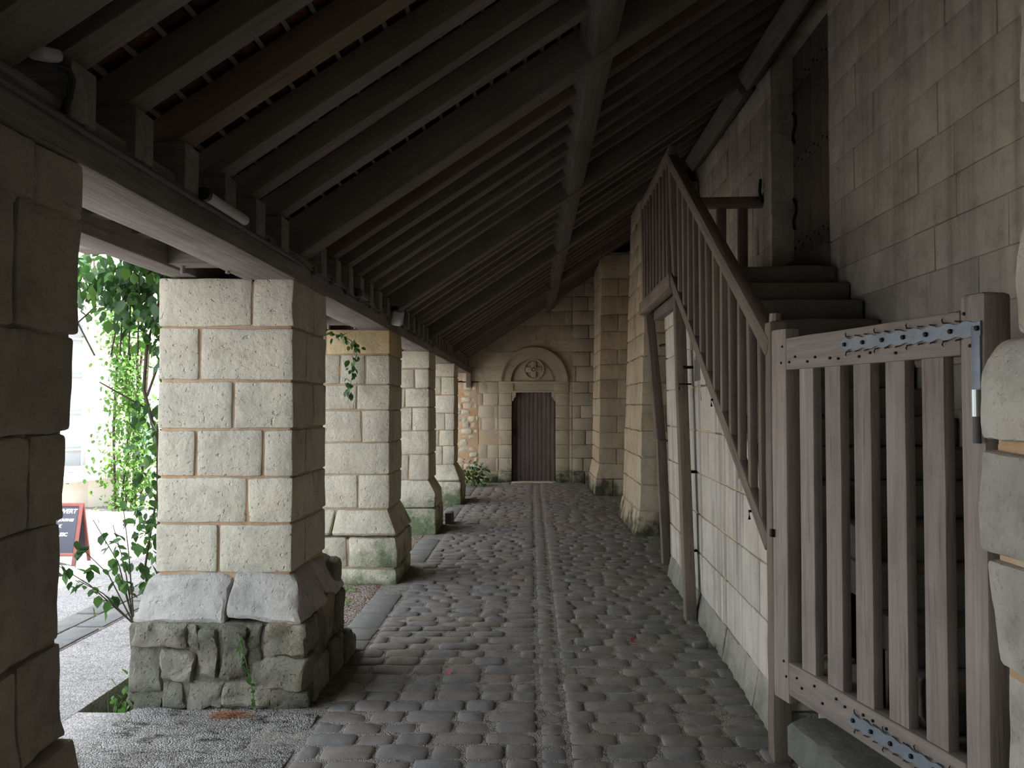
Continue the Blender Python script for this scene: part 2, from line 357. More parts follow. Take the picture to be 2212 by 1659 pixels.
# ------------------------------------------------------------ setting: floor and grounds
def slab(name, x0, x1, y0, y1, z, mat, th=0.3, n=(3, 3), amp=0.0):
    V, Fc = rbox(x1-x0, y1-y0, th, (n[0], n[1], 3), 0.004)
    if amp:
        top = V[:, 2] > 0; P = V + np.array([(x0+x1)/2, (y0+y1)/2, 0])
        V[:, 2] += top * (vn(P * np.array([3, 3, 0]), 5) * amp + vn(P * np.array([11, 11, 0]), 6) * amp * 0.4)
    return struct(link(name, mesh(name, V, Fc, mat), None, ((x0+x1)/2, (y0+y1)/2, z - th/2)))
floor = slab('floor', -1.34, 2.4, -3.2, 17.4, -0.001, M['joint'])
slab('floor', -2.10, -1.34, 4.95, 17.4, -0.006, M['litter'], n=(12, 160), amp=0.012)
slab('floor', -2.10, -1.10, -3.2, 4.30, 0.004, M['dirt'], n=(26, 160), amp=0.014)
slab('floor', -2.10, -1.34, 4.30, 4.95, -0.002, M['dirt'], n=(20, 20), amp=0.01)
# courtyard with a sunken planting hole against the second pillar
HX0, HX1, HY0, HY1 = -2.38, -2.10, 4.33, 5.25
slab('ground', -2.38, -2.10, -5.0, HY0, 0.0, M['gravel'])
slab('ground', -2.38, -2.10, HY1, 17.4, 0.0, M['gravel'])
slab('ground', -30, -2.38, -12, 40, 0.0, M['gravel'])
slab('ground', HX0, HX1, HY0, HY1, -0.16, M['soil'], th=0.1)
path = struct(link('path', mesh('path', *box(0.44, 30, 0.02), M['joint'], False), None, (-3.3, 8, -0.006)))
y = -3.0
while y < 19:
    L = R.uniform(0.28, 0.5)
    for xa, xb in ((-3.51, -3.31), (-3.30, -3.09)):
        V, Fc = rbox(xb-xa-0.012, L-0.015, 0.03, (3, 3, 3), 0.008, 0.002, 9, R.randrange(999))
        link('paver', mesh('paver', V, Fc, M['kerb']), path, ((xa+xb)/2, y+L/2 + R.uniform(-0.02, 0.02), 0.0))
    y += L

# ------------------------------------------------------------ cobbles
PL = [(1.62, 2.36), (4.5, 5.25), (7.55, 8.3), (10.45, 11.2), (13.6, 14.35)]     # pillar Y ranges
def wall_x(y):                                       # passage side limit of the cobbles
    if y < 2.6: return 2.1
    if y < 3.5: return 1.05
    if y < 8.1: return 1.19 + 0.032 * (y - 4)
    if 10.25 < y < 12.35: return 1.31
    if 14.8 < y < 16.8: return 1.17
    return 2.12
cob_me = []
for i in range(14):
    V, Fc = rbox(0.20, 0.143, 0.07, (6, 5, 3), 0.016, 0.005, 12, i * 31, (i * 1.7, 0, 0))
    u_ = np.clip(np.abs(V[:, 0]) / 0.1, 0, 1) ** 3 * np.clip(np.abs(V[:, 1]) / 0.0715, 0, 1) ** 3
    V[:, 0] *= 1 - 0.09 * u_; V[:, 1] *= 1 - 0.12 * u_
    V[:, 2] += 0.008 * (1 - (V[:, 0] / 0.1) ** 2) * (1 - (V[:, 1] / 0.07) ** 2) * (V[:, 2] > 0)
    cob_me.append((V, Fc, mesh('cobblestone', V, Fc, M['cob'], 'all')))
cobs = []; gut = []
y = 2.45; row = 0
while y < 17.28:
    d = R.uniform(0.13, 0.17); yc = y + d / 2
    gut.append((0.104, yc, 0.125, d))
    for x0, x1 in ((-1.085, 0.03), (0.178, wall_x(yc) - 0.01)):
        x = x0; first = True
        while x < x1 - 0.05:
            L = R.uniform(0.15, 0.27)
            if first and row % 2: L *= 0.65
            first = False
            if x1 - (x + L) < 0.09: L = x1 - x
            ya = yc + 0.02 * math.sin(x * 2.1 + row * 0.13) + R.uniform(-0.006, 0.006)
            skip = any(p0 - 0.16 < ya < p1 + 0.16 for p0, p1 in PL) and x < -1.30
            if not skip: cobs.append((x + L/2, ya, L, d * R.uniform(0.95, 1.03)))
            x += L
    y += d; row += 1
cobs = [c for c in cobs if c[1] > 2.4]
vis = [c for c in cobs if c[1] > 3.55 and not (c[0] < -0.62 * c[1])]
vis.sort(key=lambda c: c[1]); near = set(vis[:298])
colr = Col(); hidden = []
for c in cobs:
    X, Y, L, D = c; k = R.randrange(14); V, Fc, me = cob_me[k]
    sx = (L - 0.003) / 0.203; sy = (D - 0.002) / 0.146; z = -0.032 + R.uniform(-0.005, 0.006); rz = R.uniform(-0.03, 0.03) + (PI if R.random() < 0.5 else 0)
    tx, ty = R.uniform(-0.03, 0.03), R.uniform(-0.02, 0.02)
    if c in near:
        link('cobblestone', me, floor, (X, Y, z), (tx, ty, rz), (sx, sy, 1))
    else:
        colr.add(V, Fc, Matrix.Translation((X, Y, z)) @ Euler((tx, ty, rz)).to_matrix().to_4x4() @ Matrix.Diagonal((sx, sy, 1, 1)))
stuff(link('cobblestones', colr.mesh('cobblestones', M['cobfar'], 'all'), floor))
for X, Y, L, D in gut:
    V, Fc, me = cob_me[R.randrange(14)]
    link('gutter_stone', me, floor, (X, Y, -0.036 + R.uniform(-0.003, 0.003)), (0, R.uniform(-0.03, 0.03), R.uniform(-0.03, 0.03)), ((L) / 0.203, (D - 0.004) / 0.146, 1))
y = 4.1
while y < 17.2:
    L = R.uniform(0.24, 0.42)
    if not any(p0 - 0.19 - L/2 < y + L/2 < p1 + 0.15 + L/2 for p0, p1 in PL):
        V, Fc = rbox(0.235, L - 0.012, 0.09, (4, 5, 3), 0.018, 0.005, 8, R.randrange(999))
        link('kerb_stone', mesh('kerb_stone', V, Fc, M['kerb']), floor, (-1.215, y + L/2, -0.036), (0, 0, R.uniform(-0.02, 0.02)))
    y += L

# ------------------------------------------------------------ masonry helpers
def block(parent, x0, x1, y0, y1, z0, z1, mat, r=0.02, amp=0.008, fr=7, n=None, gap=0.006, name='stone', taper=None, clampz=None, dens=0.07):
    sx, sy, sz = x1-x0-2*gap, y1-y0-2*gap, z1-z0-2*gap
    n = n or tuple(int(max(3, min(12, s / dens))) for s in (sx, sy, sz))
    V, Fc = rbox(sx, sy, sz, n, r, amp, fr, R.randrange(9999), (x0, y0, z0))
    c = np.array([(x0+x1)/2, (y0+y1)/2, (z0+z1)/2])
    if taper is not None:
        P = taper(V + c); V = P - c
    if clampz is not None:
        P = V + c; V[:, 2] = np.minimum(P[:, 2], clampz(P)) - c[2]
    return link(name, mesh(name, V, Fc, mat), parent, c)
def pillar(label, x0, x1, y0, y1, zs, joints, mat, mortar, amp=0.008, base=None, basemat=None, plinth=0.10, r=0.012, dens=0.07, inset=0.018, top=None):
    """zs from top to flare start; joints: fractions across the front per course"""
    t = thing('stone_pillar', label, 'pillar', ((x0+x1)/2, (y0+y1)/2, 0))
    wx = x1 - x0; wy = y1 - y0
    zb = zs[-1]
    V, Fc = rbox(wx - 2*inset, wy - 2*inset, zs[0] - 0.02, (3, 3, 3), 0.01)
    link('mortar', mesh('mortar', V, Fc, mortar), t, ((x0+x1)/2, (y0+y1)/2, (zs[0]-0.02)/2))
    for i in range(len(zs) - 1):
        j = [0] + joints[i % len(joints)] + [1]
        for a in range(len(j) - 1):
            xa, xb = x0 + wx * j[a], x0 + wx * j[a+1]
            last = a == len(j) - 2
            ys = [y0, y0 + wy * (0.38 if i % 2 else 0.6), y1] if last or i % 2 else [y0, y1]
            for b in range(len(ys) - 1):
                block(t, xa, xb, ys[b], ys[b+1], zs[i+1], zs[i], top if top and i == 0 else mat, r, amp, dens=dens)
    if base:                                         # base = list of z from flare start down to 0
        def tp(P, za=base[0], zc=base[0] - 0.2):
            k = np.clip((za - P[:, 2]) / (za - zc), 0, 1); k = k * k * (3 - 2 * k)
            Q = P.copy(); cx, cy = (x0+x1)/2, (y0+y1)/2
            Q[:, 0] = cx + (P[:, 0] - cx) * (1 + k * plinth * 2 / wx); Q[:, 1] = cy + (P[:, 1] - cy) * (1 + k * plinth * 2 / wy)
            return Q
        for i in range(len(base) - 1):
            j = [0, 0.52, 1] if i % 2 else [0, 0.3 + 0.1 * R.random(), 1]
            for a in range(2):
                for ya, yb in ((y0, y0 + wy * 0.5), (y0 + wy * 0.5, y1)):
                    block(t, x0 + wx * j[a], x0 + wx * j[a+1], ya, yb, base[i+1], base[i], basemat or mat, 0.025, amp * 1.5, taper=tp, dens=dens)
        hc = base[1] if len(base) > 1 else 0
        V, Fc = rbox(wx + 2*plinth - 0.06, wy + 2*plinth - 0.06, hc - 0.02, (3, 3, 3), 0.02)
        link('mortar', mesh('mortar', V, Fc, mortar), t, ((x0+x1)/2, (y0+y1)/2, (hc - 0.02)/2))
    return t
X0, X1 = -2.06, -1.30
# nearest pillar: worn, courses eroded at their far corner
p1 = thing('stone_pillar', 'dark shaded nearest pillar filling the left edge of the photo', 'pillar', (-1.70, 1.99, 0))
V, Fc = rbox(0.60, 0.68, 2.26, (3, 3, 3), 0.02); link('mortar', mesh('mortar', V, Fc, M['mortar']), p1, (-1.73, 1.985, 1.13))
zz = [2.30, 2.135, 1.80, 1.525, 1.27, 0.93, 0.66, 0.36, 0.0]
for i in range(len(zz) - 1):
    ins = [0.0, 0.0, 0.018, 0.038, 0.046, 0.042, 0.018, -0.03][i]
    sp = [2.13, 2.05, 1.98, 2.16, 1.95, 2.12, 2.0, 2.1][i]
    wbox('mortar', -1.6, -1.300 - max(ins, [0.0, 0.0, 0.018, 0.038, 0.046, 0.042, 0.018, 0, 0][i+1]) - 0.006, 1.64, 2.34, max(zz[i+1] - 0.02, 0), zz[i] - 0.02, M['p1'] if i < 2 else M['palemortar'], p1)
    for ya, yb in ((1.62, sp), (sp, 2.355)):
        def tp(P, i=i, ins=ins):
            Q = P.copy(); Q[:, 0] -= ins * np.clip((P[:, 1] - 1.9) / 0.4, 0, 1) * (P[:, 0] > -1.6)
            Q[:, 1] += 0.05 * np.clip((0.75 - P[:, 2]) / 0.4, 0, 1) * (P[:, 1] > 2.0)
            Q[:, 0] += 0.04 * np.clip((0.75 - P[:, 2]) / 0.35, 0, 1) * (P[:, 0] > -1.6)
            return Q
        block(p1, -1.71, -1.295, ya, yb, zz[i+1], zz[i], M['p1'], 0.012, 0.006, 9, dens=0.035, n=(8, 14, 9), taper=tp, gap=0.003)
    block(p1, -2.06, -1.71, 1.62, 2.355, zz[i+1], zz[i], M['p1'], 0.02, 0.008, 7)
# second pillar
p2 = pillar('tall pale pillar with orange joints and a dark rubble foot, largest in full view', X0, X1, 4.5, 5.25, [2.31, 2.035, 1.74, 1.474, 1.213, 0.959, 0.69],
            [[0.69], [0.31], [0.56], [0.29, 0.78], [0.67], [0.46]], M['pillar'], M['mortar'], 0.005, dens=0.035, inset=0.019)
def tp2(P):
    k = np.clip((0.69 - P[:, 2]) / 0.22, 0, 1); k = k ** 0.8
    Q = P.copy(); Q[:, 0] += k * np.where(P[:, 0] > -1.6, 0.10, -0.09) * np.abs(P[:, 0] + 1.68) / 0.38
    Q[:, 1] += k * np.where(P[:, 1] > 4.87, 0.12, -0.10) * np.abs(P[:, 1] - 4.87) / 0.375
    return Q
for xa, xb in ((X0, -1.62), (-1.62, X1)):
    for ya, yb in ((4.5, 4.9), (4.9, 5.25)):
        block(p2, xa, xb, ya, yb, 0.44, 0.69, M['pillarbase'], 0.03, 0.02, 8, taper=tp2, dens=0.035, gap=0.0)
V, Fc = rbox(0.95, 0.95, 0.46, (14, 14, 8), 0.03, 0.012, 8, 4); link('mortar', mesh('mortar', V, Fc, M['rubble']), p2, (-1.675, 4.87, 0.22))
fr_ = 4.40
for (a, b, c_, d_) in [(290, 405, 1345, 1397), (283, 350, 1397, 1500), (350, 425, 1400, 1470), (405, 432, 1345, 1400), (430, 476, 1350, 1462), (478, 537, 1348, 1466), (538, 572, 1345, 1425),
                      (572, 664, 1345, 1418), (540, 664, 1418, 1488), (350, 402, 1470, 1533), (402, 482, 1462, 1530), (482, 586, 1468, 1528), (586, 668, 1488, 1528), (285, 350, 1500, 1538)]:
    xa, xb = (a - 1148) * fr_ / F, (b - 1148) * fr_ / F; za, zb_ = max(-0.02, 1.6 - (d_ - 878) * fr_ / F), 1.6 - (c_ - 878) * fr_ / F
    bl = -0.03 + R.uniform(-0.012, 0.02)
    block(p2, xa, xb, 4.39 + bl, 4.62, za, min(zb_, 0.46), M['rubble'], 0.022, 0.02, 11, dens=0.025, gap=0.002)
for k, (ya, yb, za, zb_, xe) in enumerate([(4.5, 4.78, 0.2, 0.45, -1.19), (4.5, 4.85, -0.02, 0.2, -1.17), (4.78, 5.08, 0.22, 0.5, -1.20), (4.85, 5.15, -0.02, 0.22, -1.16), (5.08, 5.34, 0.18, 0.45, -1.19),
                                           (5.15, 5.40, -0.02, 0.18, -1.15), (5.1, 5.32, 0.45, 0.64, -1.205), (5.3, 5.48, -0.02, 0.14, -1.15)]):
    block(p2, xe - 0.22, xe, ya, yb, za, zb_, M['rubble'], 0.035, 0.012, 9, dens=0.035, gap=0.002)
for (ya, yb, za, zb_) in [(4.5, 4.85, -0.16, 0.22), (4.85, 5.3, -0.16, 0.25), (4.5, 4.75, 0.22, 0.45), (4.75, 5.3, 0.25, 0.45)]:
    block(p2, -2.16, -1.95, ya, yb, za, zb_, M['rubble'], 0.03, 0.012, 9, gap=0.002)
p3 = pillar('pale pillar with hanging vine and green algae on its foot, third along', X0, -1.295, 7.55, 8.3, [2.31, 2.076, 1.80, 1.566, 1.27, 0.976, 0.664],
            [[0.22], [0.4, 0.7], [0.12, 0.6], [0.66], [0.15], [0.62]], M['pillarfar'], M['palemortar'], 0.006, [0.664, 0.42, 0.14, -0.02], M['pillarfar'], 0.09, dens=0.06, inset=0.017, top=M['ochre'])
p4 = pillar('pale pillar with a stone block at its foot, fourth along', X0, -1.29, 10.45, 11.2, [2.31, 2.08, 1.83, 1.59, 1.29, 0.99, 0.67],
            [[0.5], [0.75], [0.6], [0.72], [0.45], [0.66]], M['pillarfar'], M['palemortar'], 0.009, [0.67, 0.33, -0.02], M['pillarfar'], 0.10, dens=0.08, inset=0.019)
p5 = pillar('smallest and farthest pale pillar, beside the green plant at the end wall', X0, -1.265, 13.6, 14.35, [2.31, 2.09, 1.79, 1.49, 1.21, 0.95, 0.65],
            [[0.6], [0.72], [0.55], [0.8], [0.68], [0.75]], M['pillarfar'], M['mortar'], 0.009, [0.65, 0.38, -0.02], M['pillarfar'], 0.12, dens=0.08, inset=0.019)
V, Fc = rbox(0.10, 0.26, 0.17, (4, 4, 4), 0.02, 0.006, 9, 3)
thing('stone_block', 'small dark stone block on the paving beside the fourth pillar', 'stone', (-1.13, 11.43, 0.07), me=mesh('stone_block', V, Fc, M['slab']))

# walls of coursed stones --------------------------------------------------
def wallstones(parent, y0, y1, zs, x, mat, lens, cut=None, skip=None, depth=0.12, amp=0.004, dirx=False, gap=0.005, jit=0.008, r=0.012, z_of=None, dens=0.12, bat=0.0):
    """courses zs (rising); along Y at plane x (front faces -X), or along X at plane y=x when dirx (front faces -Y)"""
    cnt = 0
    for i in range(len(zs) - 1):
        u = y0 - R.uniform(0, lens[0])
        while u < y1:
            L = R.uniform(*lens); a, b = max(u, y0), min(u + L, y1); u += L
            if b - a < 0.05: continue
            za, zb_ = zs[i], zs[i+1]
            if skip and skip(a, b, za, zb_): continue
            pr = R.uniform(-jit, jit)
            xx = x(0.5*(a+b)) if callable(x) else x
            kw = dict(r=r, amp=amp, gap=gap, n=(3, max(3, min(8, int((b-a)/dens))), max(3, min(6, int((zb_-za)/dens)))), clampz=cut)
            if bat:
                def tpb(P): Q = P.copy(); Q[:, 1 if dirx else 0] += bat * P[:, 2]; return Q
                kw['taper'] = tpb
            if dirx:
                kw['n'] = (kw['n'][1], 3, kw['n'][2])
                block(parent, a, b, xx + pr, xx + depth, za, zb_, mat, **kw)
            else: block(parent, xx + pr, xx + depth, a, b, za, zb_, mat, **kw)
            cnt += 1
    return cnt
def courses(z0, z1, h, j=0.04):
    z = [z0]
    while z[-1] < z1 - h * 0.6: z.append(z[-1] + h + R.uniform(-j, j))
    z[-1] = z1; return z
# unseen wall added in the open arcade beside the camera, blocks side light
struct(wbox('light_block_left', -2.06, -1.32, -3.0, -0.65, -0.1, 2.28, M['church']))
struct(wbox('light_block_rear', -2.1, 2.2, -3.3, -3.0, -0.1, 5.0, M['church']))  # unseen wall added behind the camera to keep rear light out
# church wall on the right (X = 2.15), with the raised doorway
WX = 2.15; DY0, DY1, DZ0, DZ1 = 6.0, 7.44, 2.78, 4.74
wr = struct(wbox('wall_right', WX + 0.012, 2.9, 7.44, 18.0, -0.1, 8.5, M['churchmortar']))
wbox('wall_body', WX + 0.012, 2.9, -6.0, DY0, -0.1, 8.5, M['churchmortar'], wr)
wbox('wall_body', WX + 0.012, 2.9, DY0 - 0.02, DY1 + 0.02, -0.1, DZ0 - 0.02, M['churchmortar'], wr)
wbox('wall_body', WX + 0.012, 2.9, DY0 - 0.02, DY1 + 0.02, DZ1 + 0.06, 8.5, M['churchmortar'], wr)
wbox('wall_body', 2.45, 2.9, DY0 - 0.02, DY1 + 0.02, DZ0 - 0.1, DZ1 + 0.2, M['churchmortar'], wr)
def stz(y): return 2.59 - (5.84 - y) * 0.645        # stair surface height
def skp(a, b, za, zb_):
    if b > DY0 + 0.02 and a < DY1 - 0.02 and zb_ > DZ0 and za < DZ1: return True
    m = 0.5 * (a + b)
    if m < 8.3 and zb_ < min(2.6, stz(b)) - 0.05: return True
    if za > zr(WX) + 0.25: return True
    return False
zc = courses(0.0, DZ0, 0.26) [:-1] + [DZ0]
zc2 = courses(DZ0, DZ1, 0.27)[:-1] + [DZ1, DZ1 + 0.24]
for zl in (zc, zc2):
    wallstones(wr, 2.3, DY0, zl, WX, M['church'], (0.38, 0.72), skip=skp, depth=0.1, jit=0.003, amp=0.004, gap=0.002, r=0.006)
    wallstones(wr, DY1, 10.4, zl, WX, M['church'], (0.3, 0.55), skip=skp, depth=0.1, jit=0.006, gap=0.004, r=0.008)
    wallstones(wr, 12.2, 14.9, [z for z in zl][::1], WX - 0.02, M['buttress'], (0.8, 1.3), skip=None, depth=0.1, jit=0.006)
# door jambs and head
for i in range(6):
    za = DZ0 + i * (DZ1 - DZ0) / 6; zb_ = za + (DZ1 - DZ0) / 6
    block(wr, WX, 2.46, DY1 - 0.002, DY1 + 0.1, za, zb_, M['church'], 0.008, 0.003, gap=0.002, name='jamb_stone')
    block(wr, WX, 2.46, DY0 - 0.1, DY0 + 0.002, za, zb_, M['church'], 0.008, 0.003, gap=0.002, name='jamb_stone')
for a, b in ((5.98, 6.5), (6.5, 6.95), (6.95, 7.46)):
    block(wr, WX, 2.46, a, b, DZ1, DZ1 + 0.07, M['whitestone'], 0.01, 0.003, gap=0.003, name='lintel_stone')
d2 = struct(link('door_2', None, None, (2.37, 6.72, DZ0)))
nb = 6; wd = (DY1 - DY0) / nb
for i in range(nb):
    V, Fc = rbox(DZ1 - DZ0 - 0.02, wd - 0.006, 0.05, (4, 3, 3), 0.004, 0.001)
    link('plank', mesh('plank', V, Fc, M['doorwood2']), d2, (2.375, DY0 + wd * (i + 0.5), (DZ0 + DZ1) / 2), (0, -PI/2, 0))
for z in (3.02, 3.75, 4.45):
    wbox('strap', 2.338, 2.348, 6.1, 7.40, z - 0.045, z + 0.045, M['doorwood2'], d2)
    for k in range(13):
        V, Fc = rbox(0.012, 0.02, 0.02, (3, 3, 3), 0.006)
        link('nail', mesh('nail', V, Fc, M['iron']), d2, (2.334, 6.15 + k * 0.1, z + (0.02 if k % 2 else -0.02)))
for z in (3.05, 3.82):
    tubeobj('hinge_scroll', [(2.335, 7.36 + 0.045 * math.sin(t * 0.9), z + 0.12 + 0.035 * t) for t in range(0, 9)], 0.012, M['iron'], d2)
wbox('door_sill', 2.12, 2.44, DY0 + 0.01, DY1 - 0.01, 2.6, 2.79, M['step'], d2, r=0.02, amp=0.004)
# end wall (Y = 17.4)
EY = 17.36
wb = struct(wbox('wall_back', -4.5, 2.9, EY + 0.24, 18.0, -0.1, 5.4, M['palemortar']))
DX0, DX1, DTOP = -0.41, 0.505, 1.90
def skb(a, b, za, zb_):
    if b > DX0 - 0.28 and a < DX1 + 0.28 and za < 2.12: return True
    if za < 2.88 and zb_ > 2.05:
        mx, mz = 0.5*(a+b), 0.5*(za+zb_)
        if min(abs(a-0.05), abs(b-0.05), abs(mx-0.05)) < 0.62 and za < 2.70: return True
    if za > zr(0.5*(a+b)) + 0.1: return True
    return False
zf = [0, 0.24, 0.52, 0.80, 1.10, 1.36, 1.62, 1.88, 2.12, 2.44, 2.74, 3.02, 3.3, 3.6, 3.9, 4.2, 4.5]
def skl(a, b, za, zb_): return skb(a, b, za, zb_)
wallstones(wb, -1.12, DX0 - 0.28, zf[:9], EY, M['farwall'], (0.28, 0.5), dirx=True, skip=None, depth=0.14, jit=0.012)
wallstones(wb, DX1 + 0.28, 0.86, zf[:9], EY, M['farwall'], (0.3, 0.5), dirx=True, skip=None, depth=0.14, jit=0.008)
wallstones(wb, -1.45, 0.86, zf[8:], EY, M['farwall'], (0.3, 0.55), dirx=True, skip=skb, depth=0.14, jit=0.008)
wallstones(wb, 0.86, 2.15, zf, EY - 0.03, M['farwall'], (0.35, 0.6), dirx=True, skip=lambda a, b, za, zb_: za > zr(b) + 0.1, depth=0.16, jit=0.008)
wallstones(wb, -1.6, -1.12, courses(0, 2.12, 0.13, 0.02), EY, M['pillarfar'], (0.1, 0.24), dirx=True, depth=0.14, jit=0.02, amp=0.012, r=0.03, gap=0.008)
wallstones(wb, -3.5, -1.6, courses(0, 2.6, 0.26, 0.02), EY, M['farwall'], (0.3, 0.5), dirx=True, depth=0.14, jit=0.01)
for i in range(8):                                   # stones dressing the doorway
    za, zb_ = zf[i], min(zf[i+1], 1.90)
    k = 0.06 if za > 1.7 else 0
    block(wb, DX0 - 0.28, DX0 + k, EY - 0.004, EY + 0.3, za, zb_, M['farwall'], 0.01, 0.002, gap=0.004, name='jamb_stone')
    block(wb, DX1 - k, DX1 + 0.28, EY - 0.004, EY + 0.3, za, zb_, M['farwall'], 0.01, 0.002, gap=0.004, name='jamb_stone')
for s, xx in ((1, DX0), (-1, DX1)):                  # small shoulder corbels
    V, Fc = prism([(0, -0.13), (0.035 * s, -0.10), (0.045 * s, -0.05), (0.08 * s, -0.03), (0.085 * s, 0.07), (0, 0.07)], 0.28)
    link('corbel', mesh('corbel', V, Fc if s > 0 else [tuple(reversed(f)) for f in Fc], M['carved'], False), wb, (xx, EY + 0.15, 1.83))
# lintel with raised border
block(wb, DX0 - 0.28, DX1 + 0.28, EY + 0.018, EY + 0.3, 1.895, 2.12, M['carved'], 0.004, 0, gap=0.001, name='lintel')
for a, b, c_, d_ in ((DX0 - 0.28, DX1 + 0.28, 1.893, 1.93), (DX0 - 0.28, DX1 + 0.28, 2.085, 2.125), (DX0 - 0.28, DX0 + 0.03, 1.93, 2.085), (DX1 - 0.03, DX1 + 0.28, 1.93, 2.085)):
    block(wb, a, b, EY - 0.008, EY + 0.1, c_, d_, M['carved'], 0.004, 0, gap=0.0005, name='lintel_border')
def ring(r0, r1, y0, y1, a0=0, a1=PI, seg=40):
    V = []; Fc = []
    for i in range(seg + 1):
        t = a0 + (a1 - a0) * i / seg
        for r_, y_ in ((r0, y0), (r1, y0), (r1, y1), (r0, y1)): V.append((-math.cos(t) * r_, y_, math.sin(t) * r_))
        if i:
            for k in range(4): Fc.append(((i-1)*4+k, (i-1)*4+(k+1) % 4, i*4+(k+1) % 4, i*4+k))
    Fc += [(3, 2, 1, 0), tuple(seg*4 + k for k in range(4))]
    return np.array(V), Fc
AX, AZ = 0.045, 2.125
RA = 0.63
for (z0, z1) in ((0, 0.33), (0.33, 0.62), (0.62, 0.86), (0.86, 1.06)):
    for sg in (-1, 1):
        if z0 < RA:
            a0, a1 = math.asin(z0 / RA), math.asin(min(z1, RA * 0.9999) / RA)
            arc = [(math.cos(a0 + (a1-a0)*i/6) * RA, math.sin(a0 + (a1-a0)*i/6) * RA) for i in range(7)]
            pl = [(1.05, z0 + 0.004)] + [(x, min(max(z, z0 + 0.004), z1 - 0.004)) for x, z in arc] + ([(0.006, z1 - 0.004)] if z1 > RA else []) + [(1.05, z1 - 0.004)]
        else: pl = [(1.05, z0 + 0.004), (0.06 * (1 if z0 > 0.7 else 0) * sg + 0.006, z0 + 0.004), (0.06 * sg + 0.006, z1 - 0.004), (1.05, z1 - 0.004)]
        pl = [(sg * x, z) for x, z in pl]
        if sg > 0: pl = pl[::-1]
        V, Fc = prism(pl, 0.1); link('spandrel_stone', mesh('spandrel_stone', V, Fc, M['farwall'], False), wb, (AX, EY + 0.052 + R.uniform(0, 0.004), AZ))
for xa, xb, za, zb_, m_ in ((-3.5, -1.58, 0, 2.6, 'palemortar'), (-1.62, -1.10, 0, 2.14, 'mortar'), (-1.12, -0.5, 0, 2.12, 'palemortar'), (0.6, 2.14, 0, 2.12, 'palemortar'), (-1.6, -0.98, 2.1, 3.0, 'palemortar'), (1.0, 2.14, 2.1, 4.6, 'palemortar'), (-1.0, 1.06, 3.1, 4.2, 'palemortar')):
    wbox('mortar', xa, xb, EY + 0.016, EY + 0.26, za, zb_, M[m_], wb)
V, Fc = ring(0.60, 1.0, 0.02, 0.2); link('mortar', mesh('mortar', V, Fc, M['palemortar'], False), wb, (AX, EY, AZ))
tymp = link('tympanum', None, wb, (AX, EY, AZ))
n_v = 5                                              # voussoirs
for i in range(n_v):
    a0, a1 = PI * i / n_v + 0.004, PI * (i+1) / n_v - 0.004
    V, Fc = ring(0.475, 0.63, -0.02, 0.12, a0, a1, 10)
    link('voussoir', mesh('voussoir', V, Fc, M['carved'], False), tymp, (0, 0, 0), local=True)
for r0, r1, y_ in ((0.625, 0.65, -0.035), (0.65, 0.672, -0.058), (0.672, 0.715, -0.075)):
    V, Fc = ring(r0, r1, y_, 0.12)
    link('moulding', mesh('moulding', V, Fc, M['carved'], False), tymp, (0, 0, 0), local=True)
half = [(-math.cos(PI*i/32) * 0.48, math.sin(PI*i/32) * 0.48) for i in range(33)]
V, Fc = prism(half, 0.04); link('panel', mesh('panel', V, Fc, M['carved'], False), tymp, (0, 0.085, 0), local=True)
V, Fc = prism([(-0.41 * math.cos(PI*i/32), 0.035 + 0.37 * math.sin(PI*i/32)) for i in range(33)], 0.03)
link('raised_panel', mesh('raised_panel', V, Fc, M['carved'], False), tymp, (0, 0.06, 0), local=True)
V, Fc = ring(0.185, 0.222, 0.005, 0.06, 0, 2*PI, 48); link('medallion_rim', mesh('medallion_rim', V, Fc, M['carved'], False), tymp, (0, 0, 0.25), local=True)
for sx_, sz_, dx, dz in ((0.10, 0.34, 0, 0.0), (0.34, 0.10, 0, 0.0)):
    V, Fc = rbox(sx_, 0.04, sz_, (3, 3, 3), 0.004); link('cross_arm', mesh('cross_arm', V, Fc, M['carved']), tymp, (dx, 0.026, 0.25 + dz), local=True)
V, Fc = prism([(0.03 * math.cos(PI*i/10), 0.03 * math.sin(PI*i/10)) for i in range(20)], 0.04)
link('cross_boss', mesh('cross_boss', V, Fc, M['carved'], False), tymp, (0, 0.012, 0.25), local=True)
V, Fc = ring(0.045, 0.068, -0.012, 0.04, 0, 2*PI, 24); link('cross_boss', mesh('cross_boss', V, Fc, M['carved'], False), tymp, (0, 0, 0.25), local=True)
d1 = struct(link('door_1', None, None, (0.045, EY + 0.16, 0)))
npk = 10; wd = (DX1 - DX0 - 0.02) / npk
for i in range(npk):
    V, Fc = rbox(1.90, wd - 0.007, 0.04, (5, 3, 3), 0.004, 0.001)
    link('plank', mesh('plank', V, Fc, M['doorwood']), d1, (DX0 + 0.01 + wd * (i + 0.5), EY + 0.20 + R.uniform(-0.002, 0.002), 0.95), (0, -PI/2, PI/2))
wbox('door_handle', DX0 + 0.05, DX0 + 0.08, EY + 0.10, EY + 0.16, 0.98, 1.12, M['iron'], d1, r=0.01)
struct(wbox('trim_1', DX0 - 0.05, DX1 + 0.05, EY + 0.0, EY + 0.3, -0.02, 0.03, M['whitestone'], r=0.01, amp=0.004))

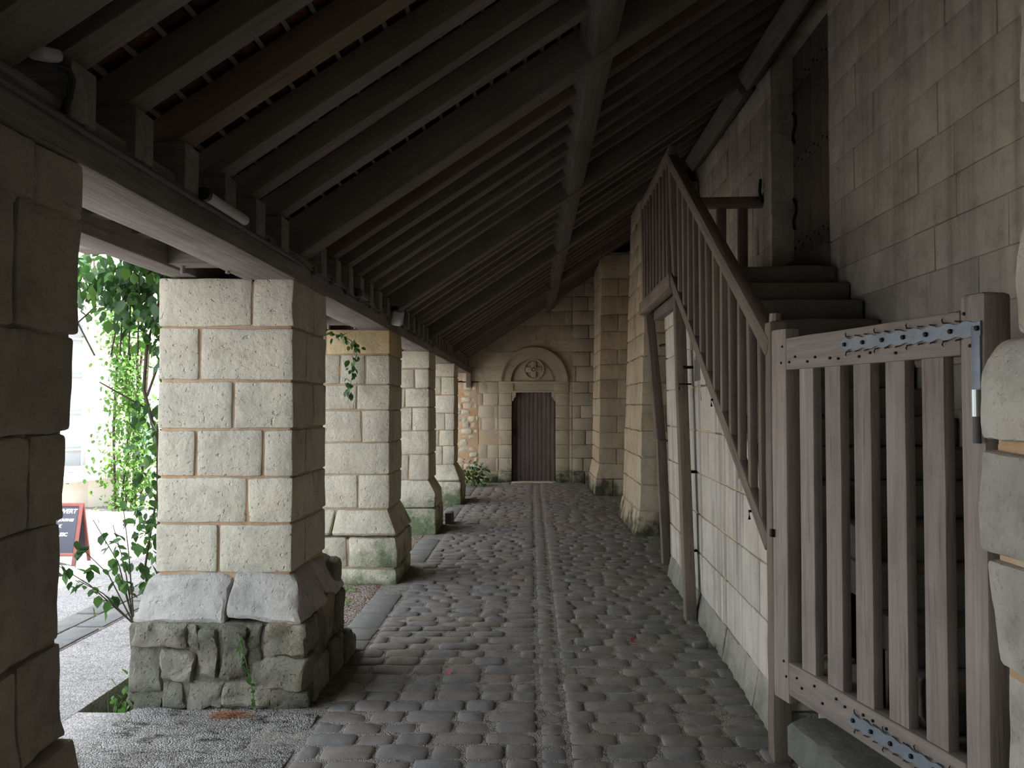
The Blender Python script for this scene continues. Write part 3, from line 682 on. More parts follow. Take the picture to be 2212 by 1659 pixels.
# buttresses -----------------------------------------------------------------
def buttress(label, x0, y0, y1, top, batx, baty, flare, zs):
    t = thing('stone_buttress', label, 'buttress', (1.7, (y0+y1)/2, 0))
    def tp(P):
        Q = P.copy(); k = np.clip((flare - P[:, 2]) / 0.25, 0, 1)
        Q[:, 0] += (P[:, 0] < 1.7) * (batx * P[:, 2] - 0.06 * k)
        Q[:, 1] += (P[:, 1] < (y0+y1)/2) * (baty * P[:, 2] - 0.05 * k)
        return Q
    V, Fc = rbox(2.15 - x0 - 0.03, y1 - y0 - 0.03, top, (4, 3, 10), 0.01); c = np.array([(x0 + 2.15)/2 + 0.01, (y0+y1)/2, top/2])
    V = tp(V + c) - c + np.array([0.008, 0.008, 0]); link('mortar', mesh('mortar', V, Fc, M['churchmortar']), t, c)
    for i in range(len(zs) - 1):
        js = [x0, x0 + 0.32 + 0.2 * (i % 2), 2.148]; ys = [y0, (y0+y1)/2 + (0.2 if i % 2 else -0.25), y1]
        for a in range(2):
            for b in range(2):
                if a == 1 and b == 1: continue
                block(t, js[a], js[a+1], ys[b], ys[b+1], zs[i], zs[i+1], M['buttress'], 0.018, 0.010, taper=tp, dens=0.09, gap=0.004)
    return t
b1 = buttress('broad leaning buttress on the church wall just beyond the wooden stair', 1.33, 10.36, 12.25, 4.5, 0.032, 0.06, 0.35, [-0.02] + courses(0.3, 4.45, 0.31))
b2 = buttress('slim upright buttress beside the end wall with a dark mossy foot', 1.20, 14.95, 16.6, 4.4, 0.014, 0.01, 0.55, [-0.02] + courses(0.3, 4.35, 0.30))
# near pier at the right edge
pr = thing('stone_pier', 'rough pale stone pier carrying the gate hinge at the right edge', 'pillar', (1.75, 1.9, 0))
wbox('mortar', 1.44, 2.14, 1.3, 2.38, 0, 4.3, M['mortar'], pr)
for i, (za, zb_, xf) in enumerate([(-0.02, 0.38, 1.375), (0.38, 0.86, 1.35), (0.86, 1.17, 1.30), (1.185, 1.475, 1.278), (1.50, 1.79, 1.28)]):
    def tp(P, i=i):
        Q = P.copy()
        if i == 2: Q[:, 0] += np.clip((1.05 - P[:, 2]) / 0.25, 0, 1) * 0.035 * (P[:, 0] < 1.6)
        if i == 4: Q[:, 0] += np.clip((P[:, 2] - 1.66) / 0.13, 0, 1) ** 2 * 0.06 * (P[:, 0] < 1.6)
        return Q
    block(pr, xf, 2.146, 1.9 + 0.1 * (i % 2), 2.42, za, zb_, M['whitestone'], 0.018, 0.008, dens=0.03, taper=tp, gap=0.003)
    wbox('mortar', xf + 0.045, 2.0, 1.32, 2.39, za - 0.02, zb_ + (0.02 if i < 4 else -0.06), M['mortar'], pr)
    block(pr, xf, 2.146, 1.3, 1.9 + 0.1 * (i % 2), za, zb_, M['whitestone'], 0.03, 0.012, dens=0.05)
for i, z in enumerate(np.arange(1.8, 4.3, 0.33)):
    block(pr, 1.392 + 0.008 * (i % 3), 2.146, 1.3, 2.42 - 0.02 * (i % 2), z, min(z + 0.33, 4.33), M['whitestone'], 0.02, 0.012, dens=0.05)

# ------------------------------------------------------------ stair: side wall, steps, landing
st = thing('stone_staircase', 'stone staircase with a tall streaked side wall climbing to the upper door', 'staircase', (1.6, 5.5, 0))
def wx(y): return 1.19 + 0.032 * (y - 4)
def topz(P): return np.clip(1.02 + 0.632 * (P[:, 1] - 4.0), 0.3, 2.56)
for i, (za, zb_) in enumerate(zip([-0.05, 0.2, 0.5, 0.79, 1.10, 1.42, 1.75, 2.05, 2.32], [0.2, 0.5, 0.79, 1.10, 1.42, 1.75, 2.05, 2.32, 2.57])):
    ys = 3.86 if za < 0.9 else 4.0 + (za - 1.02) / 0.632 - 0.02
    js = [ys]; q = ys + R.uniform(0.5, 1.0)
    while q < 7.5: js.append(q); q += R.uniform(0.7, 1.15)
    js.append(7.9)
    for a, b in zip(js[:-1], js[1:]):
        def tp(P, wx=wx):
            Q = P.copy(); Q[:, 0] += 0.032 * (P[:, 1] - 4) - 0.022 * P[:, 2] * np.clip((P[:, 1] - 4) / 4, 0, 1)
            Q[:, 0] -= np.clip((0.18 - P[:, 2]) / 0.18, 0, 1) * 0.04 * (P[:, 0] < 1.3)
            return Q
        block(st, 1.19 + R.uniform(-0.003, 0.003), 1.40, a, b, za, zb_, M['stairwall'] if i else M['toe'], 0.009, 0.004 if i else 0.012, dens=0.1 if i else 0.05, taper=tp, clampz=topz, gap=0.004)
V, Fc = prism([(3.9, 0), (7.88, 0), (7.88, 2.5), (6.5, 2.5), (4.0, 0.95), (3.9, 0.85)], 0.16)
V = np.stack([V[:, 1] + 1.294 + 0.0 * V[:, 0], V[:, 0], V[:, 2]], 1)
V[:, 0] += 0.032 * (V[:, 1] - 4) - 0.022 * V[:, 2] * np.clip((V[:, 1] - 4) / 4, 0, 1)
link('mortar', mesh('mortar', V - np.array([0, 5.5, 0]), [tuple(reversed(f)) for f in Fc], M['mortar'], False), st, (0, 5.5, 0))
for k in range(15):
    z = 2.59 - 0.149 * k; yy = 5.84 - 0.232 * k
    if z < 0.42: break
    block(st, 1.20 if yy > 3.75 else 1.36, 2.146, yy, yy + (0.34 if k else 2.3), z - 0.15, z, M['step'], 0.018, 0.006, 5, name='step', gap=0.001, n=(9, 4, 3))
    wbox('riser', 1.24 if yy > 3.75 else 1.40, 2.146, yy + 0.05, yy + 0.5, max(0, z - 0.8), z - 0.14, M['step'], st)
# landing fill
wbox('landing', 1.36, 2.15, 6.2, 7.9, 2.2, 2.45, M['step'], st)
# slab and block under the gate
def slabpoly(poly, z0, z1, mat, name, amp=0.006):
    P = np.array(poly); n_ = len(P); V = []; Fc = []
    den = []
    for i in range(n_):
        a, b = P[i], P[(i+1) % n_]; m = max(2, int(np.linalg.norm(b-a) / 0.05))
        for k in range(m): den.append(a + (b-a) * k / m)
    den = np.array(den); c = den.mean(0); m = len(den)
    levels = [(0.0, z0), (0.0, z0 + 0.3*(z1-z0)), (0.0, z1 - 0.03), (0.02, z1 - 0.008), (0.06, z1), (0.3, z1)]
    for ins, z in levels:
        for q in den:
            dv = c - q; L_ = np.linalg.norm(dv); V.append((*(q + dv / L_ * ins), z))
    for l_ in range(len(levels) - 1):
        for k in range(m): Fc.append((l_*m+k, l_*m+(k+1) % m, (l_+1)*m+(k+1) % m, (l_+1)*m+k))
    Fc.append(tuple((len(levels)-1)*m + k for k in range(m))); Fc.append(tuple(range(m))[::-1])
    V = disp(np.array(V), amp, 9, 5); V2 = V - np.array([c[0], c[1], 0])
    return link(name, mesh(name, V2, Fc, mat), st, (c[0], c[1], 0))
slabpoly([(1.06, 3.50), (1.10, 3.15), (1.235, 2.45), (1.40, 2.45), (2.1, 2.45), (2.1, 3.3), (1.36, 3.56), (1.12, 3.56)], 0.16, 0.305, M['slab'], 'bottom_step')
slabpoly([(1.09, 3.46), (1.13, 3.15), (1.265, 2.45), (1.40, 2.45), (2.1, 2.45), (2.1, 3.3), (1.36, 3.5), (1.12, 3.5)], -0.03, 0.165, M['whitestone'], 'foundation_stone')
slabpoly([(1.30, 3.78), (1.24, 3.66), (1.30, 3.57), (1.5, 3.5), (1.6, 3.6), (1.5, 3.8)], -0.03, 0.5, M['whitestone'], 'foundation_stone')
V, Fc = rbox(0.10, 0.08, 0.05, (4, 4, 4), 0.02, 0.006, 15, 8)
thing('stone', 'small loose stone lying at the foot of the stair wall', 'stone', (1.12, 5.56, 0.022), me=mesh('stone', V, Fc, M['slab']))

# ------------------------------------------------------------ wooden balustrade
bal = thing('stair_balustrade', 'weathered wooden balustrade with square spindles rising beside the stair', 'railing', (1.12, 5.5, 0))
bx = 1.115
V, Fc = rbox(2.0, 0.095, 0.085, (14, 3, 3), 0.012, 0.003, 8, 1)
link('newel_post', mesh('newel_post', V, Fc, M['oldwood']), bal, (1.128, 3.835, 0.99), (0, -PI/2, 0))
tubeobj('post_tenon', [(1.13, 3.86, 1.97), (1.13, 3.86, 2.03)], [0.03, 0.026], M['gatewood'], bal, 10)
p_a, p_b = Vector((bx, 3.82, 1.86)), Vector((bx, 6.66, 3.62))
beam('handrail', p_a, p_b, 0.085, 0.10, M['oldwood'], bal, r=0.03, amp=0.003)
s_a, s_b = Vector((bx, 3.90, 0.96)), Vector((bx, 6.50, 2.60))
beam('bottom_rail', s_a, s_b, 0.05, 0.085, M['oldwood'], bal, r=0.01, amp=0.003)
def lerp(a, b, y_): t = (y_ - a.y) / (b.y - a.y); return a.z + (b.z - a.z) * t
for k in range(12):
    yy = 4.02 + k * 0.199
    za, zb_ = lerp(s_a, s_b, yy) - 0.02 + (R.uniform(-0.08, 0.0) if k in (1, 2) else 0), lerp(p_a, p_b, yy)
    V, Fc = rbox(zb_ - za, 0.052, 0.038, (5, 3, 3), 0.006, 0.002)
    link('baluster', mesh('baluster', V, Fc, M['oldwood']), bal, (bx, yy, (za+zb_)/2), (0, -PI/2 + R.uniform(-0.005, 0.005), 0))
# tall post carrying the landing, foot on the cobbles
beam('tall_post', (1.19, 6.28, -0.02), (1.13, 6.56, 3.60), 0.10, 0.085, M['oldwood'], bal, r=0.01, amp=0.006, up=(1, 0, 0))
beam('landing_beam', (1.12, 6.5, 2.59), (1.12, 8.3, 2.57), 0.09, 0.12, M['oldwood'], bal, r=0.01, amp=0.003)
beam('landing_rail', (1.12, 6.55, 3.63), (1.12, 8.28, 3.60), 0.07, 0.09, M['oldwood'], bal, r=0.02, amp=0.003)
for k in range(8):
    yy = 6.76 + k * 0.19
    V, Fc = rbox(0.98, 0.05, 0.036, (5, 3, 3), 0.006, 0.002)
    link('baluster', mesh('baluster', V, Fc, M['oldwood']), bal, (1.12, yy, 3.1), (0, -PI/2, 0))
beam('landing_post', (1.15, 8.26, 2.50), (1.13, 8.26, 3.66), 0.09, 0.08, M['oldwood'], bal, r=0.01, up=(1, 0, 0))
beam('leaning_prop', (1.375, 8.50, 0.0), (1.29, 8.33, 1.3), 0.11, 0.09, M['oldwood'], bal, r=0.01, amp=0.006, up=(1, 0, 0))
beam('leaning_prop', (1.29, 8.33, 1.28), (1.17, 8.28, 2.58), 0.13, 0.09, M['oldwood'], bal, r=0.01, amp=0.006, up=(1, 0, 0))
# end railing of the landing, from balustrade to wall
beam('end_rail', (1.14, 7.85, 3.52), (2.17, 7.72, 3.50), 0.10, 0.10, M['oldwood'], bal, r=0.02, up=(0, 0, 1))
for xx in (1.78, 1.98):
    V, Fc = rbox(0.95, 0.085, 0.07, (5, 3, 3), 0.006, 0.002)
    link('end_post', mesh('end_post', V, Fc, M['oldwood']), bal, (xx, 7.78, 3.03), (0, -PI/2, PI/2))
tubeobj('iron_hook', [(2.13, 7.66, 3.48), (2.11, 7.66, 3.58), (2.12, 7.66, 3.70)], 0.014, M['iron'], bal)
for (yy, zz_) in ((5.0, 1.62), (4.15, 1.06), (6.33, 1.75)):
    x_ = 1.16 if zz_ == 1.75 else bx
    tubeobj('iron_cramp', [(x_ - 0.035, yy, zz_ - 0.02), (x_ - 0.035, yy + 0.01, zz_ + 0.02), (x_ + 0.06, yy + 0.02, zz_ + 0.02)], 0.007, M['iron'], bal)
for zz_ in (0.5, 1.1, 1.9):
    tubeobj('iron_cramp', [(1.2 - 0.02*zz_, 6.37, zz_), (1.29, 6.40, zz_)], 0.012, M['iron'], bal)
for zz_ in (1.27, 2.2): tubeobj('iron_cramp', [(1.27, 8.2, zz_), (1.36, 7.85, zz_)], 0.012, M['iron'], bal)

# ------------------------------------------------------------ gate
U = Vector((0.0419, -0.184, 0)); sp_ = U.length; ang = math.atan2(U.y, U.x)
gx, gy = 1.118 - 1.13 * U.x, 3.52 - 1.13 * U.y
gate = thing('wooden_gate', 'closed grey timber gate with five wide slats and blue-grey strap hinges', 'gate', (gx, gy, 0), (0, 0, ang))
def gs(s): return (s + 1.13) * sp_                  # slat parameter to metres along the gate
# local: x along gate from free edge to hinge, y<0 side faces the passage? (front = local -y after rotation)
def gpart(name, xa, xb, ya, yb, za, zb_, mat, vert, r=0.006, amp=0.0015):
    if vert:
        V, Fc = rbox(zb_-za, yb-ya, xb-xa, (8, 3, 3), r, amp); rot = (0, -PI/2, 0)
    else: V, Fc = rbox(xb-xa, yb-ya, zb_-za, (8, 3, 3), r, amp); rot = (0, 0, 0)
    return link(name, mesh(name, V, Fc, mat), gate, ((xa+xb)/2, (ya+yb)/2, (za+zb_)/2), rot, local=True)
G = M['gatewood']
gpart('stile', gs(-1.13), gs(-0.47), 0, 0.07, 0.325, 1.94, G, True, 0.01)
gpart('stile', gs(5.0), gs(5.54), 0, 0.10, 0.30, 1.945, G, True, 0.014)
gpart('top_rail', gs(-0.47) - 0.001, gs(5.0) + 0.001, 0.002, 0.055, 1.757, 1.895, G, False)
gpart('bottom_rail', gs(-0.47) - 0.001, gs(5.0) + 0.001, 0.002, 0.07, 0.365, 0.505, G, False)
for k in range(5):
    gpart('slat', gs(k) , gs(k) + 0.104, 0.012, 0.052, 0.50, 1.765, G, True, 0.004)
def strap(x0, x1, zc, hw, name):
    """wavy edged iron strap"""
    n_ = 64; top = []; bot = []
    for i in range(n_ + 1):
        t = i / n_; xx = x0 + (x1-x0) * t; ww = hw * (0.86 + 0.14 * math.sin(t * 2*PI*9)) * (1 if t > 0.04 else 0.6 + 10*t)
        top.append((xx, zc + ww)); bot.append((xx, zc - ww))
    V, Fc = prism(bot + top[::-1], 0.006)
    return link(name, mesh(name, V, Fc, M['strap'], False), gate, (0, -0.003, 0), local=True)
for zc, xa in ((1.835, gs(1.75)), (0.432, gs(1.9))):
    s_ = strap(xa, gs(5.50), zc, 0.026, 'strap_hinge')
    V, Fc = rbox(0.036, 0.008, 0.24, (3, 3, 3), 0.003)
    link('strap_leg', mesh('strap_leg', V, Fc, M['strap']), s_, (gs(5.50) - 0.02, 0, zc - 0.11), local=True)
    for k in range(7):
        xx = xa + 0.025 + k * (gs(5.42) - xa - 0.02) / 6
        V, Fc = rbox(0.016, 0.014, 0.016, (3, 3, 3), 0.006); link('bolt', mesh('bolt', V, Fc, M['iron']), s_, (xx, -0.006, zc), local=True)
    for k in range(11):                              # forged curls along both edges
        xx = xa + 0.03 + k * (gs(5.1) - xa) / 11
        for sg in (1, -1):
            L_ = 0.014 if k % 3 == 0 else 0.0
            tb = tube([(xx + 0.03, -0.004, sg * 0.026), (xx + 0.02, -0.005, sg * 0.028), (xx + 0.006, -0.005, sg * 0.029), (xx + 0.001, -0.005, sg * (0.031 + L_ * 0.6)), (xx + 0.006, -0.004, sg * (0.032 + L_))], [0.001, 0.0022, 0.0028, 0.0025, 0.001], 5)
            link('curl', mesh('curl', *tb, M['iron']), s_, (0, 0, zc), local=True)
tubeobj('hinge_pin', [(gs(5.50), -0.022, 1.57), (gs(5.50), -0.022, 1.65)], 0.015, M['zinc'], gate, 12, local=True)
tubeobj('hinge_pin', [(gs(5.50), -0.022, 1.49), (gs(5.50), -0.022, 1.57)], 0.012, M['greyplastic'], gate, 12, local=True)
for (s_, z_) in ((-0.3, 1.79), (-0.05, 1.81), (0.45, 1.785), (0.75, 1.80), (1.3, 1.79), (1.6, 1.785), (2.3, 1.785), (2.65, 1.795), (3.4, 1.785), (5.25, 1.785), (5.12, 1.885), (-0.6, 1.86), (-0.65, 1.79),
                 (-0.1, 0.46), (0.1, 0.43), (0.6, 0.47), (0.9, 0.42), (1.4, 0.47), (1.7, 0.46), (2.3, 0.47), (2.6, 0.47), (3.0, 0.47), (-0.55, 0.44), (-0.65, 0.50)):
    V, Fc = rbox(0.011, 0.01, 0.011, (3, 3, 3), 0.004); link('nail', mesh('nail', V, Fc, M['iron']), gate, (gs(s_), -0.001, z_), local=True)
wb_ = rbox(0.022, 0.02, 0.035, (3, 3, 3), 0.004); link('latch', mesh('latch', *wb_, M['iron']), gate, (0.015, -0.008, 1.04), local=True)

# ------------------------------------------------------------ roof frame
rf = thing('roof_frame', 'dark timber roof frame of sloping rafters over the covered walk', 'roof', (0, 8, 0))
CY = [(4.66, 4.84), (7.74, 7.90), (10.62, 10.78), (13.75, 13.9)]      # principals
def rafter(name, yc, w_, zoff, h_, mat, x0=-1.52, x1=2.2):
    c0 = Vector((x0, yc, zr(x0))) + UPR * (h_/2 - zoff); c1 = Vector((x1, yc, zr(x1))) + UPR * (h_/2 - zoff)
    return beam(name, c0, c1, w_, h_, mat, rf, r=0.006, amp=0.004, up=UPR, seg=14)
for ya, yb in [(1.88, 2.06), (-1.1, -0.92)] + CY:
    rafter('principal_rafter', (ya+yb)/2, yb-ya, 0.085, 0.20, M['roofwood'], x0=-1.55)
RY = [2.30, 2.67, 3.05, 3.45, 3.84, 4.23] + [5.03 + 0.381*k for k in range(7)] + [8.13, 8.53, 8.93, 9.33, 9.73, 10.12] + [11.05 + 0.385*k for k in range(7)] + [14.2 + 0.39*k for k in range(8)]
RY += [-0.65, -0.27, 0.03, 0.41, 0.79, 1.17, 1.55] + [-2.8 + 0.38 * k for k in range(5)]
orange_r = {2.67: 0, 3.05: 1, 5.03 + 0.381: 1, 11.05 + 0.385: 1}
for yy in RY:
    m_ = M['orangewood'] if any(abs(yy - k) < 1e-6 and v for k, v in orange_r.items()) else M['roofwood']
    rafter('rafter', yy, 0.105 + R.uniform(0, 0.025), 0.0, 0.115, m_)
    if yy > 1.5:
        o = wbox('rafter_foot', -2.35, -1.268, yy - 0.065, yy + 0.065, 2.40, 2.57 + R.uniform(-0.01, 0.01), M['platewood'], rf, r=0.006, amp=0.002)
# plates, outer and inner, in lengths joined over the pillars
jy = [-3.0, -1.0, 1.95, 4.86, 7.9, 10.8, 13.95, 17.36]
for a, b in zip(jy[:-1], jy[1:]):
    beam('wall_plate', (-1.44, a + 0.003, 2.375), (-1.44, b - 0.003, 2.375), 0.29, 0.152, M['platewood'], rf, r=0.01, amp=0.004)
    beam('outer_plate', (-1.93, a + 0.003, 2.40), (-1.93, b - 0.003, 2.40), 0.16, 0.17, M['platewood'], rf, r=0.01, amp=0.004)
for yy in (1.3, 4.22, 7.3, 10.2, 13.3):
    wbox('cross_tie', -1.86, -1.58, yy - 0.07, yy + 0.07, 2.325, 2.47, M['platewood'], rf, r=0.006)
    for xx in (-1.80, -1.565):
        tubeobj('peg', [(xx, yy, 2.285), (xx, yy, 2.35)], 0.012, M['gatewood'], rf, 8)
# purlin (in lengths between principals) and wall plate at the church wall
PB = Vector((0.343, 0, 3.574)); pc = PB + ALR * 0.086 + UPR * 0.073
seg_y = [(-3.0, 1.88), (2.06, 4.66), (4.84, 7.74), (7.90, 10.62), (10.78, 13.75), (13.9, 17.4)]
for a, b in seg_y:
    beam('purlin', (pc.x, a, pc.z), (pc.x, b, pc.z), 0.172, 0.146, M['purlinwood'], rf, r=0.008, amp=0.005, up=UPR)
    beam('top_plate', (2.03, a, 4.66), (2.03, min(b, 10.4), 4.66), 0.13, 0.17, M['purlinwood'], rf, r=0.008, amp=0.004, up=UPR) if a < 10 else None
wbox('end_bracket', -1.36, -1.26, 17.22, 17.34, 2.0, 2.30, M['roofwood'], rf)
# ceiling: underside of the tiled roof
H0 = 0.115                                            # above the rafters' underside
def q_(x, h): v = Vector((x, 0, zr(x))) + UPR * h; return (v.x, v.z)
prof = [q_(2.3, H0 + 0.11), q_(-1.45, H0 + 0.11), (-2.45, 2.60), (-2.45, 2.65), q_(-1.50, H0 + 0.17), q_(2.3, H0 + 0.17)]
V, Fc = prism(prof, RY1 - RY0)
ceil_parent = struct(link('ceiling', mesh('ceiling', V, Fc, M['roofwood'], False), None, (0, (RY0 + RY1) / 2, 0)))
TL = 0.115; NT = int(4.95 / cs / TL)
battens = []
tV, tF = box(0.155, 0.165, 0.014)
tiles = []
for i in range(int(5.85 / TL)):
    xb_ = -1.50 + i * TL * cs
    if xb_ > 2.2: break
    base = Vector((xb_, 0, zr(xb_))) + UPR * H0
    b_ = beam('batten', base + Vector((0, RY0, 0)) + UPR * 0.012, base + Vector((0, RY1, 0)) + UPR * 0.012, 0.018, 0.022, M['roofwood'], ceil_parent, r=0.002, amp=0, up=UPR, seg=3)
    y = RY0 + (0.08 if i % 2 else 0)
    while y < RY1 - 0.1:
        tiles.append((base.x, y + 0.085, base.z)); y += 0.17
def inview(t):
    X, Y, Z = t
    if Y < 1.9 or X < -1.4 or X > 2.0: return False
    px, py = 1148 + F * X / Y, 878 - F * (Z - 1.6) / Y
    return 0 <= px <= 2212 and 0 <= py <= 1659 and (px < 1290)
vt = sorted([t for t in tiles if inview(t)], key=lambda t: t[1]); nearT = set(vt[:300])
tcol = Col(); tme = mesh('tile', tV, tF, M['tile'], False)
Ry_ = -math.atan(SL)
for t in tiles:
    c = Vector(t) + UPR * (0.038 + R.uniform(0, 0.003)) + ALR * 0.02
    e = Euler((R.uniform(-0.02, 0.02), Ry_ + 0.10, R.uniform(-0.015, 0.015)))
    if t in nearT: link('tile', tme, ceil_parent, c, e)
    else: tcol.add(tV, tF, Matrix.Translation(c) @ e.to_matrix().to_4x4())
stuff(link('tiles', tcol.mesh('tiles', M['tile'], False), ceil_parent, (0, 0, 0)))

# ------------------------------------------------------------ cables and lamps on the plate
cb = thing('electric_cable', 'grey cable and conduit clipped along the inner face of the timber plate', 'cable', (-1.28, 8, 2.4))
pts = [(-1.282 + 0.006 * math.sin(i * 1.7), 1.4 + i * 0.35, 2.405 + 0.008 * math.sin(i * 2.3)) for i in range(46)]
tubeobj('cable', pts, 0.007, M['greyplastic'], cb)
tubeobj('conduit', [(-1.275, 1.4, 2.385), (-1.275, 3.1, 2.385), (-1.278, 4.6, 2.392)], 0.010, M['greyplastic'], cb, 8)
for i in range(22):
    V, Fc = rbox(0.02, 0.035, 0.045, (3, 3, 3), 0.006); link('clip', mesh('clip', V, Fc, M['greyplastic']), cb, (-1.278, 1.9 + i * 0.42, 2.398))
tl = thing('tube_lamp', 'thin grey tube lamp fixed to the timber plate above the near opening', 'lamp', (-1.265, 3.3, 2.42))
tubeobj('lamp_body', [(-1.255, 3.15, 2.415), (-1.255, 3.58, 2.415)], 0.022, M['lampgrey'], tl, 12)
tubeobj('end_cap', [(-1.255, 3.12, 2.415), (-1.255, 3.15, 2.415)], 0.026, M['blackplastic'], tl, 12)
fl = thing('floodlight', 'small white floodlight on the timber plate above the third pillar', 'lamp', (-1.24, 7.50, 2.42))
V, Fc = rbox(0.09, 0.10, 0.13, (4, 4, 4), 0.015); link('housing', mesh('housing', V, Fc, M['lampgrey']), fl, (-1.21, 7.46, 2.40), (0.25, 0.2, 0))
V, Fc = rbox(0.07, 0.02, 0.05, (3, 3, 3), 0.005); link('bracket', mesh('bracket', V, Fc, M['blackplastic']), fl, (-1.245, 7.5, 2.49))
jb = thing('junction_box', 'flat grey junction box on the timber plate between second and third pillar', 'box', (-1.27, 6.3, 2.45))
V, Fc = rbox(0.05, 0.26, 0.05, (3, 3, 3), 0.006); link('box_body', mesh('box_body', V, Fc, M['greyplastic']), jb, (-1.262, 6.15, 2.43))
sl = thing('spotlight', 'small pale spotlight with a drooping black cable in the top left corner', 'lamp', (-1.30, 2.1, 2.50))
V, Fc = rbox(0.05, 0.10, 0.035, (3, 4, 3), 0.014); link('lamp_head', mesh('lamp_head', V, Fc, M['lampgrey']), sl, (-1.262, 2.10, 2.515), (0.3, 0, 0))
tubeobj('lamp_cable', [(-1.262, 2.14, 2.505), (-1.25, 2.18, 2.51), (-1.25, 2.205, 2.49), (-1.262, 2.21, 2.44), (-1.27, 2.20, 2.40)], 0.011, M['blackplastic'], sl, 8)

# ------------------------------------------------------------ plants
def leafV(L, W):
    P = [(0, 0, 0), (0.25*L, W*0.42, 0.03*L), (0.6*L, W*0.45, 0.02*L), (L, 0, -0.12*L), (0.6*L, -W*0.45, 0.02*L), (0.25*L, -W*0.42, 0.03*L), (0.5*L, 0, -0.05*L)]
    return np.array(P), [(0, 6, 1), (1, 6, 2), (2, 6, 3), (3, 6, 4), (4, 6, 5), (5, 6, 0)]
leafme = {k: [mesh('leaf', *leafV(l_, w__), M[k]) for l_, w__ in ((0.05, 0.036), (0.062, 0.042), (0.075, 0.05))] for k in ('leaf', 'leaf2', 'leafdark', 'yellowleaf')}
def rot_leaf(down=0.5): return Euler((R.uniform(-0.7, 0.7), R.uniform(0.1, 1.3) * (1 if R.random() < 0.85 else -1) * down * 1.4, R.uniform(0, 2*PI)))
def leaves(parent, pts, key='leaf', s=(0.8, 1.3), down=0.6, limit=300):
    col_ = Col(); k = 0
    for p in pts:
        kk = key if isinstance(key, str) else R.choice(key); sc_ = R.uniform(*s); e = rot_leaf(down)
        if k < limit: link('leaf', R.choice(leafme[kk]), parent, p, e, (sc_,)*3)
        else: col_.add(*leafV(0.062, 0.044), Matrix.Translation(p) @ e.to_matrix().to_4x4() @ Matrix.Scale(sc_, 4))
        k += 1
    if col_.n: stuff(link('foliage', col_.mesh('foliage', M[key if isinstance(key, str) else key[0]]), parent, (0, 0, 0)))
# climbing plant left of the second pillar
cl = thing('climbing_plant', 'dense green climber hanging over the opening left of the second pillar', 'plant', (-2.25, 4.95, 0))
tubeobj('stem', [(-2.14, 4.75, 1.25), (-2.20, 4.78, 1.48), (-2.27, 4.8, 1.70), (-2.28, 4.85, 1.95), (-2.24, 4.9, 2.2), (-2.2, 4.95, 2.45)], [0.014, 0.012, 0.011, 0.009, 0.007, 0.005], M['bark'], cl)
tubeobj('stem', [(-2.18, 4.9, -0.1), (-2.19, 4.86, 0.6), (-2.17, 4.8, 1.0), (-2.14, 4.75, 1.27)], 0.014, M['bark'], cl)
tubeobj('stem', [(-2.24, 4.8, 1.58), (-2.36, 4.75, 1.66), (-2.48, 4.7, 1.74)], [0.008, 0.006, 0.003], M['bark'], cl)
tubeobj('stem', [(-2.25, 4.8, 1.66), (-2.19, 4.85, 1.9), (-2.14, 4.9, 2.3)], [0.008, 0.006, 0.004], M['bark'], cl)
for k in range(6):
    a = R.uniform(-2.7, -2.1); tubeobj('stem', [(a, 5.0, 2.5), (a + R.uniform(-.1, .1), 4.9, 2.2), (a + R.uniform(-.2, .2), 4.8, 1.9)], 0.005, M['bark'], cl)
def hangz(x): return 1.62 + 0.62 * min(1, max(0, (-2.14 - x) / 0.4)) ** 0.6      # lower edge of the curtain
pp = []
while len(pp) < 1300:
    x_ = R.uniform(-2.9, -2.10); y_ = R.uniform(4.7, 5.6); z_ = R.uniform(1.5, 2.52)
    if z_ > hangz(x_) + R.uniform(-0.10, 0.12): pp.append((x_, y_, z_))
pp.sort(key=lambda p: p[1]); leaves(cl, pp, ['leafdark', 'leaf', 'leafdark', 'leaf', 'leaf2'], (0.8, 1.4), 0.9)
tr = thing('trailing_branch', 'thin leafy branches hanging down the left edge of the second pillar', 'plant', (-2.2, 4.7, 0))
pp = [(-2.14 - abs(R.gauss(0, 0.07)), R.uniform(4.6, 4.9), R.uniform(0.5, 1.65)) for _ in range(230)]
tubeobj('stem', [(-2.17, 4.7, 0.2), (-2.2, 4.7, 0.7), (-2.16, 4.75, 1.1), (-2.15, 4.72, 1.5)], 0.006, M['bark'], tr)
leaves(tr, pp, ['leafdark', 'leaf'], (0.7, 1.15), 0.9)
sh = thing('rose_shrub', 'sparse shrub with round leaves leaning out left of the second pillar foot', 'shrub', (-2.2, 4.55, 0))
tips = [(-2.50, 4.5, 0.86), (-2.40, 4.5, 0.98), (-2.30, 4.52, 0.95), (-2.45, 4.45, 0.66), (-2.36, 4.5, 0.55), (-2.28, 4.5, 0.72), (-2.24, 4.5, 1.1), (-2.58, 4.45, 0.75)]
for tp_ in tips:
    b0 = Vector((-2.19, 4.55, 0.40)); t_ = Vector(tp_); mid = (b0 + t_) / 2 + Vector((R.uniform(-.03, .03), 0, 0.05))
    tubeobj('stem', [(-2.19, 4.6, 0.0), b0, mid, t_], [0.006, 0.005, 0.003, 0.002], M['bark'], sh, 5)
    pts_ = [tuple(mid.lerp(t_, R.random()) + Vector((R.gauss(0, 0.025), R.gauss(0, 0.03), R.gauss(0, 0.025)))) for _ in range(9)]
    leaves(sh, pts_, ['leaf', 'leafdark'], (0.8, 1.25), 0.8)
leaves(sh, [(-2.335, 4.5, 0.62)], 'yellowleaf', (0.8, 0.8))
nv = thing('hanging_vine', 'slender vine with small leaves hanging in front of the third pillar', 'plant', (-1.6, 7.45, 2.25))
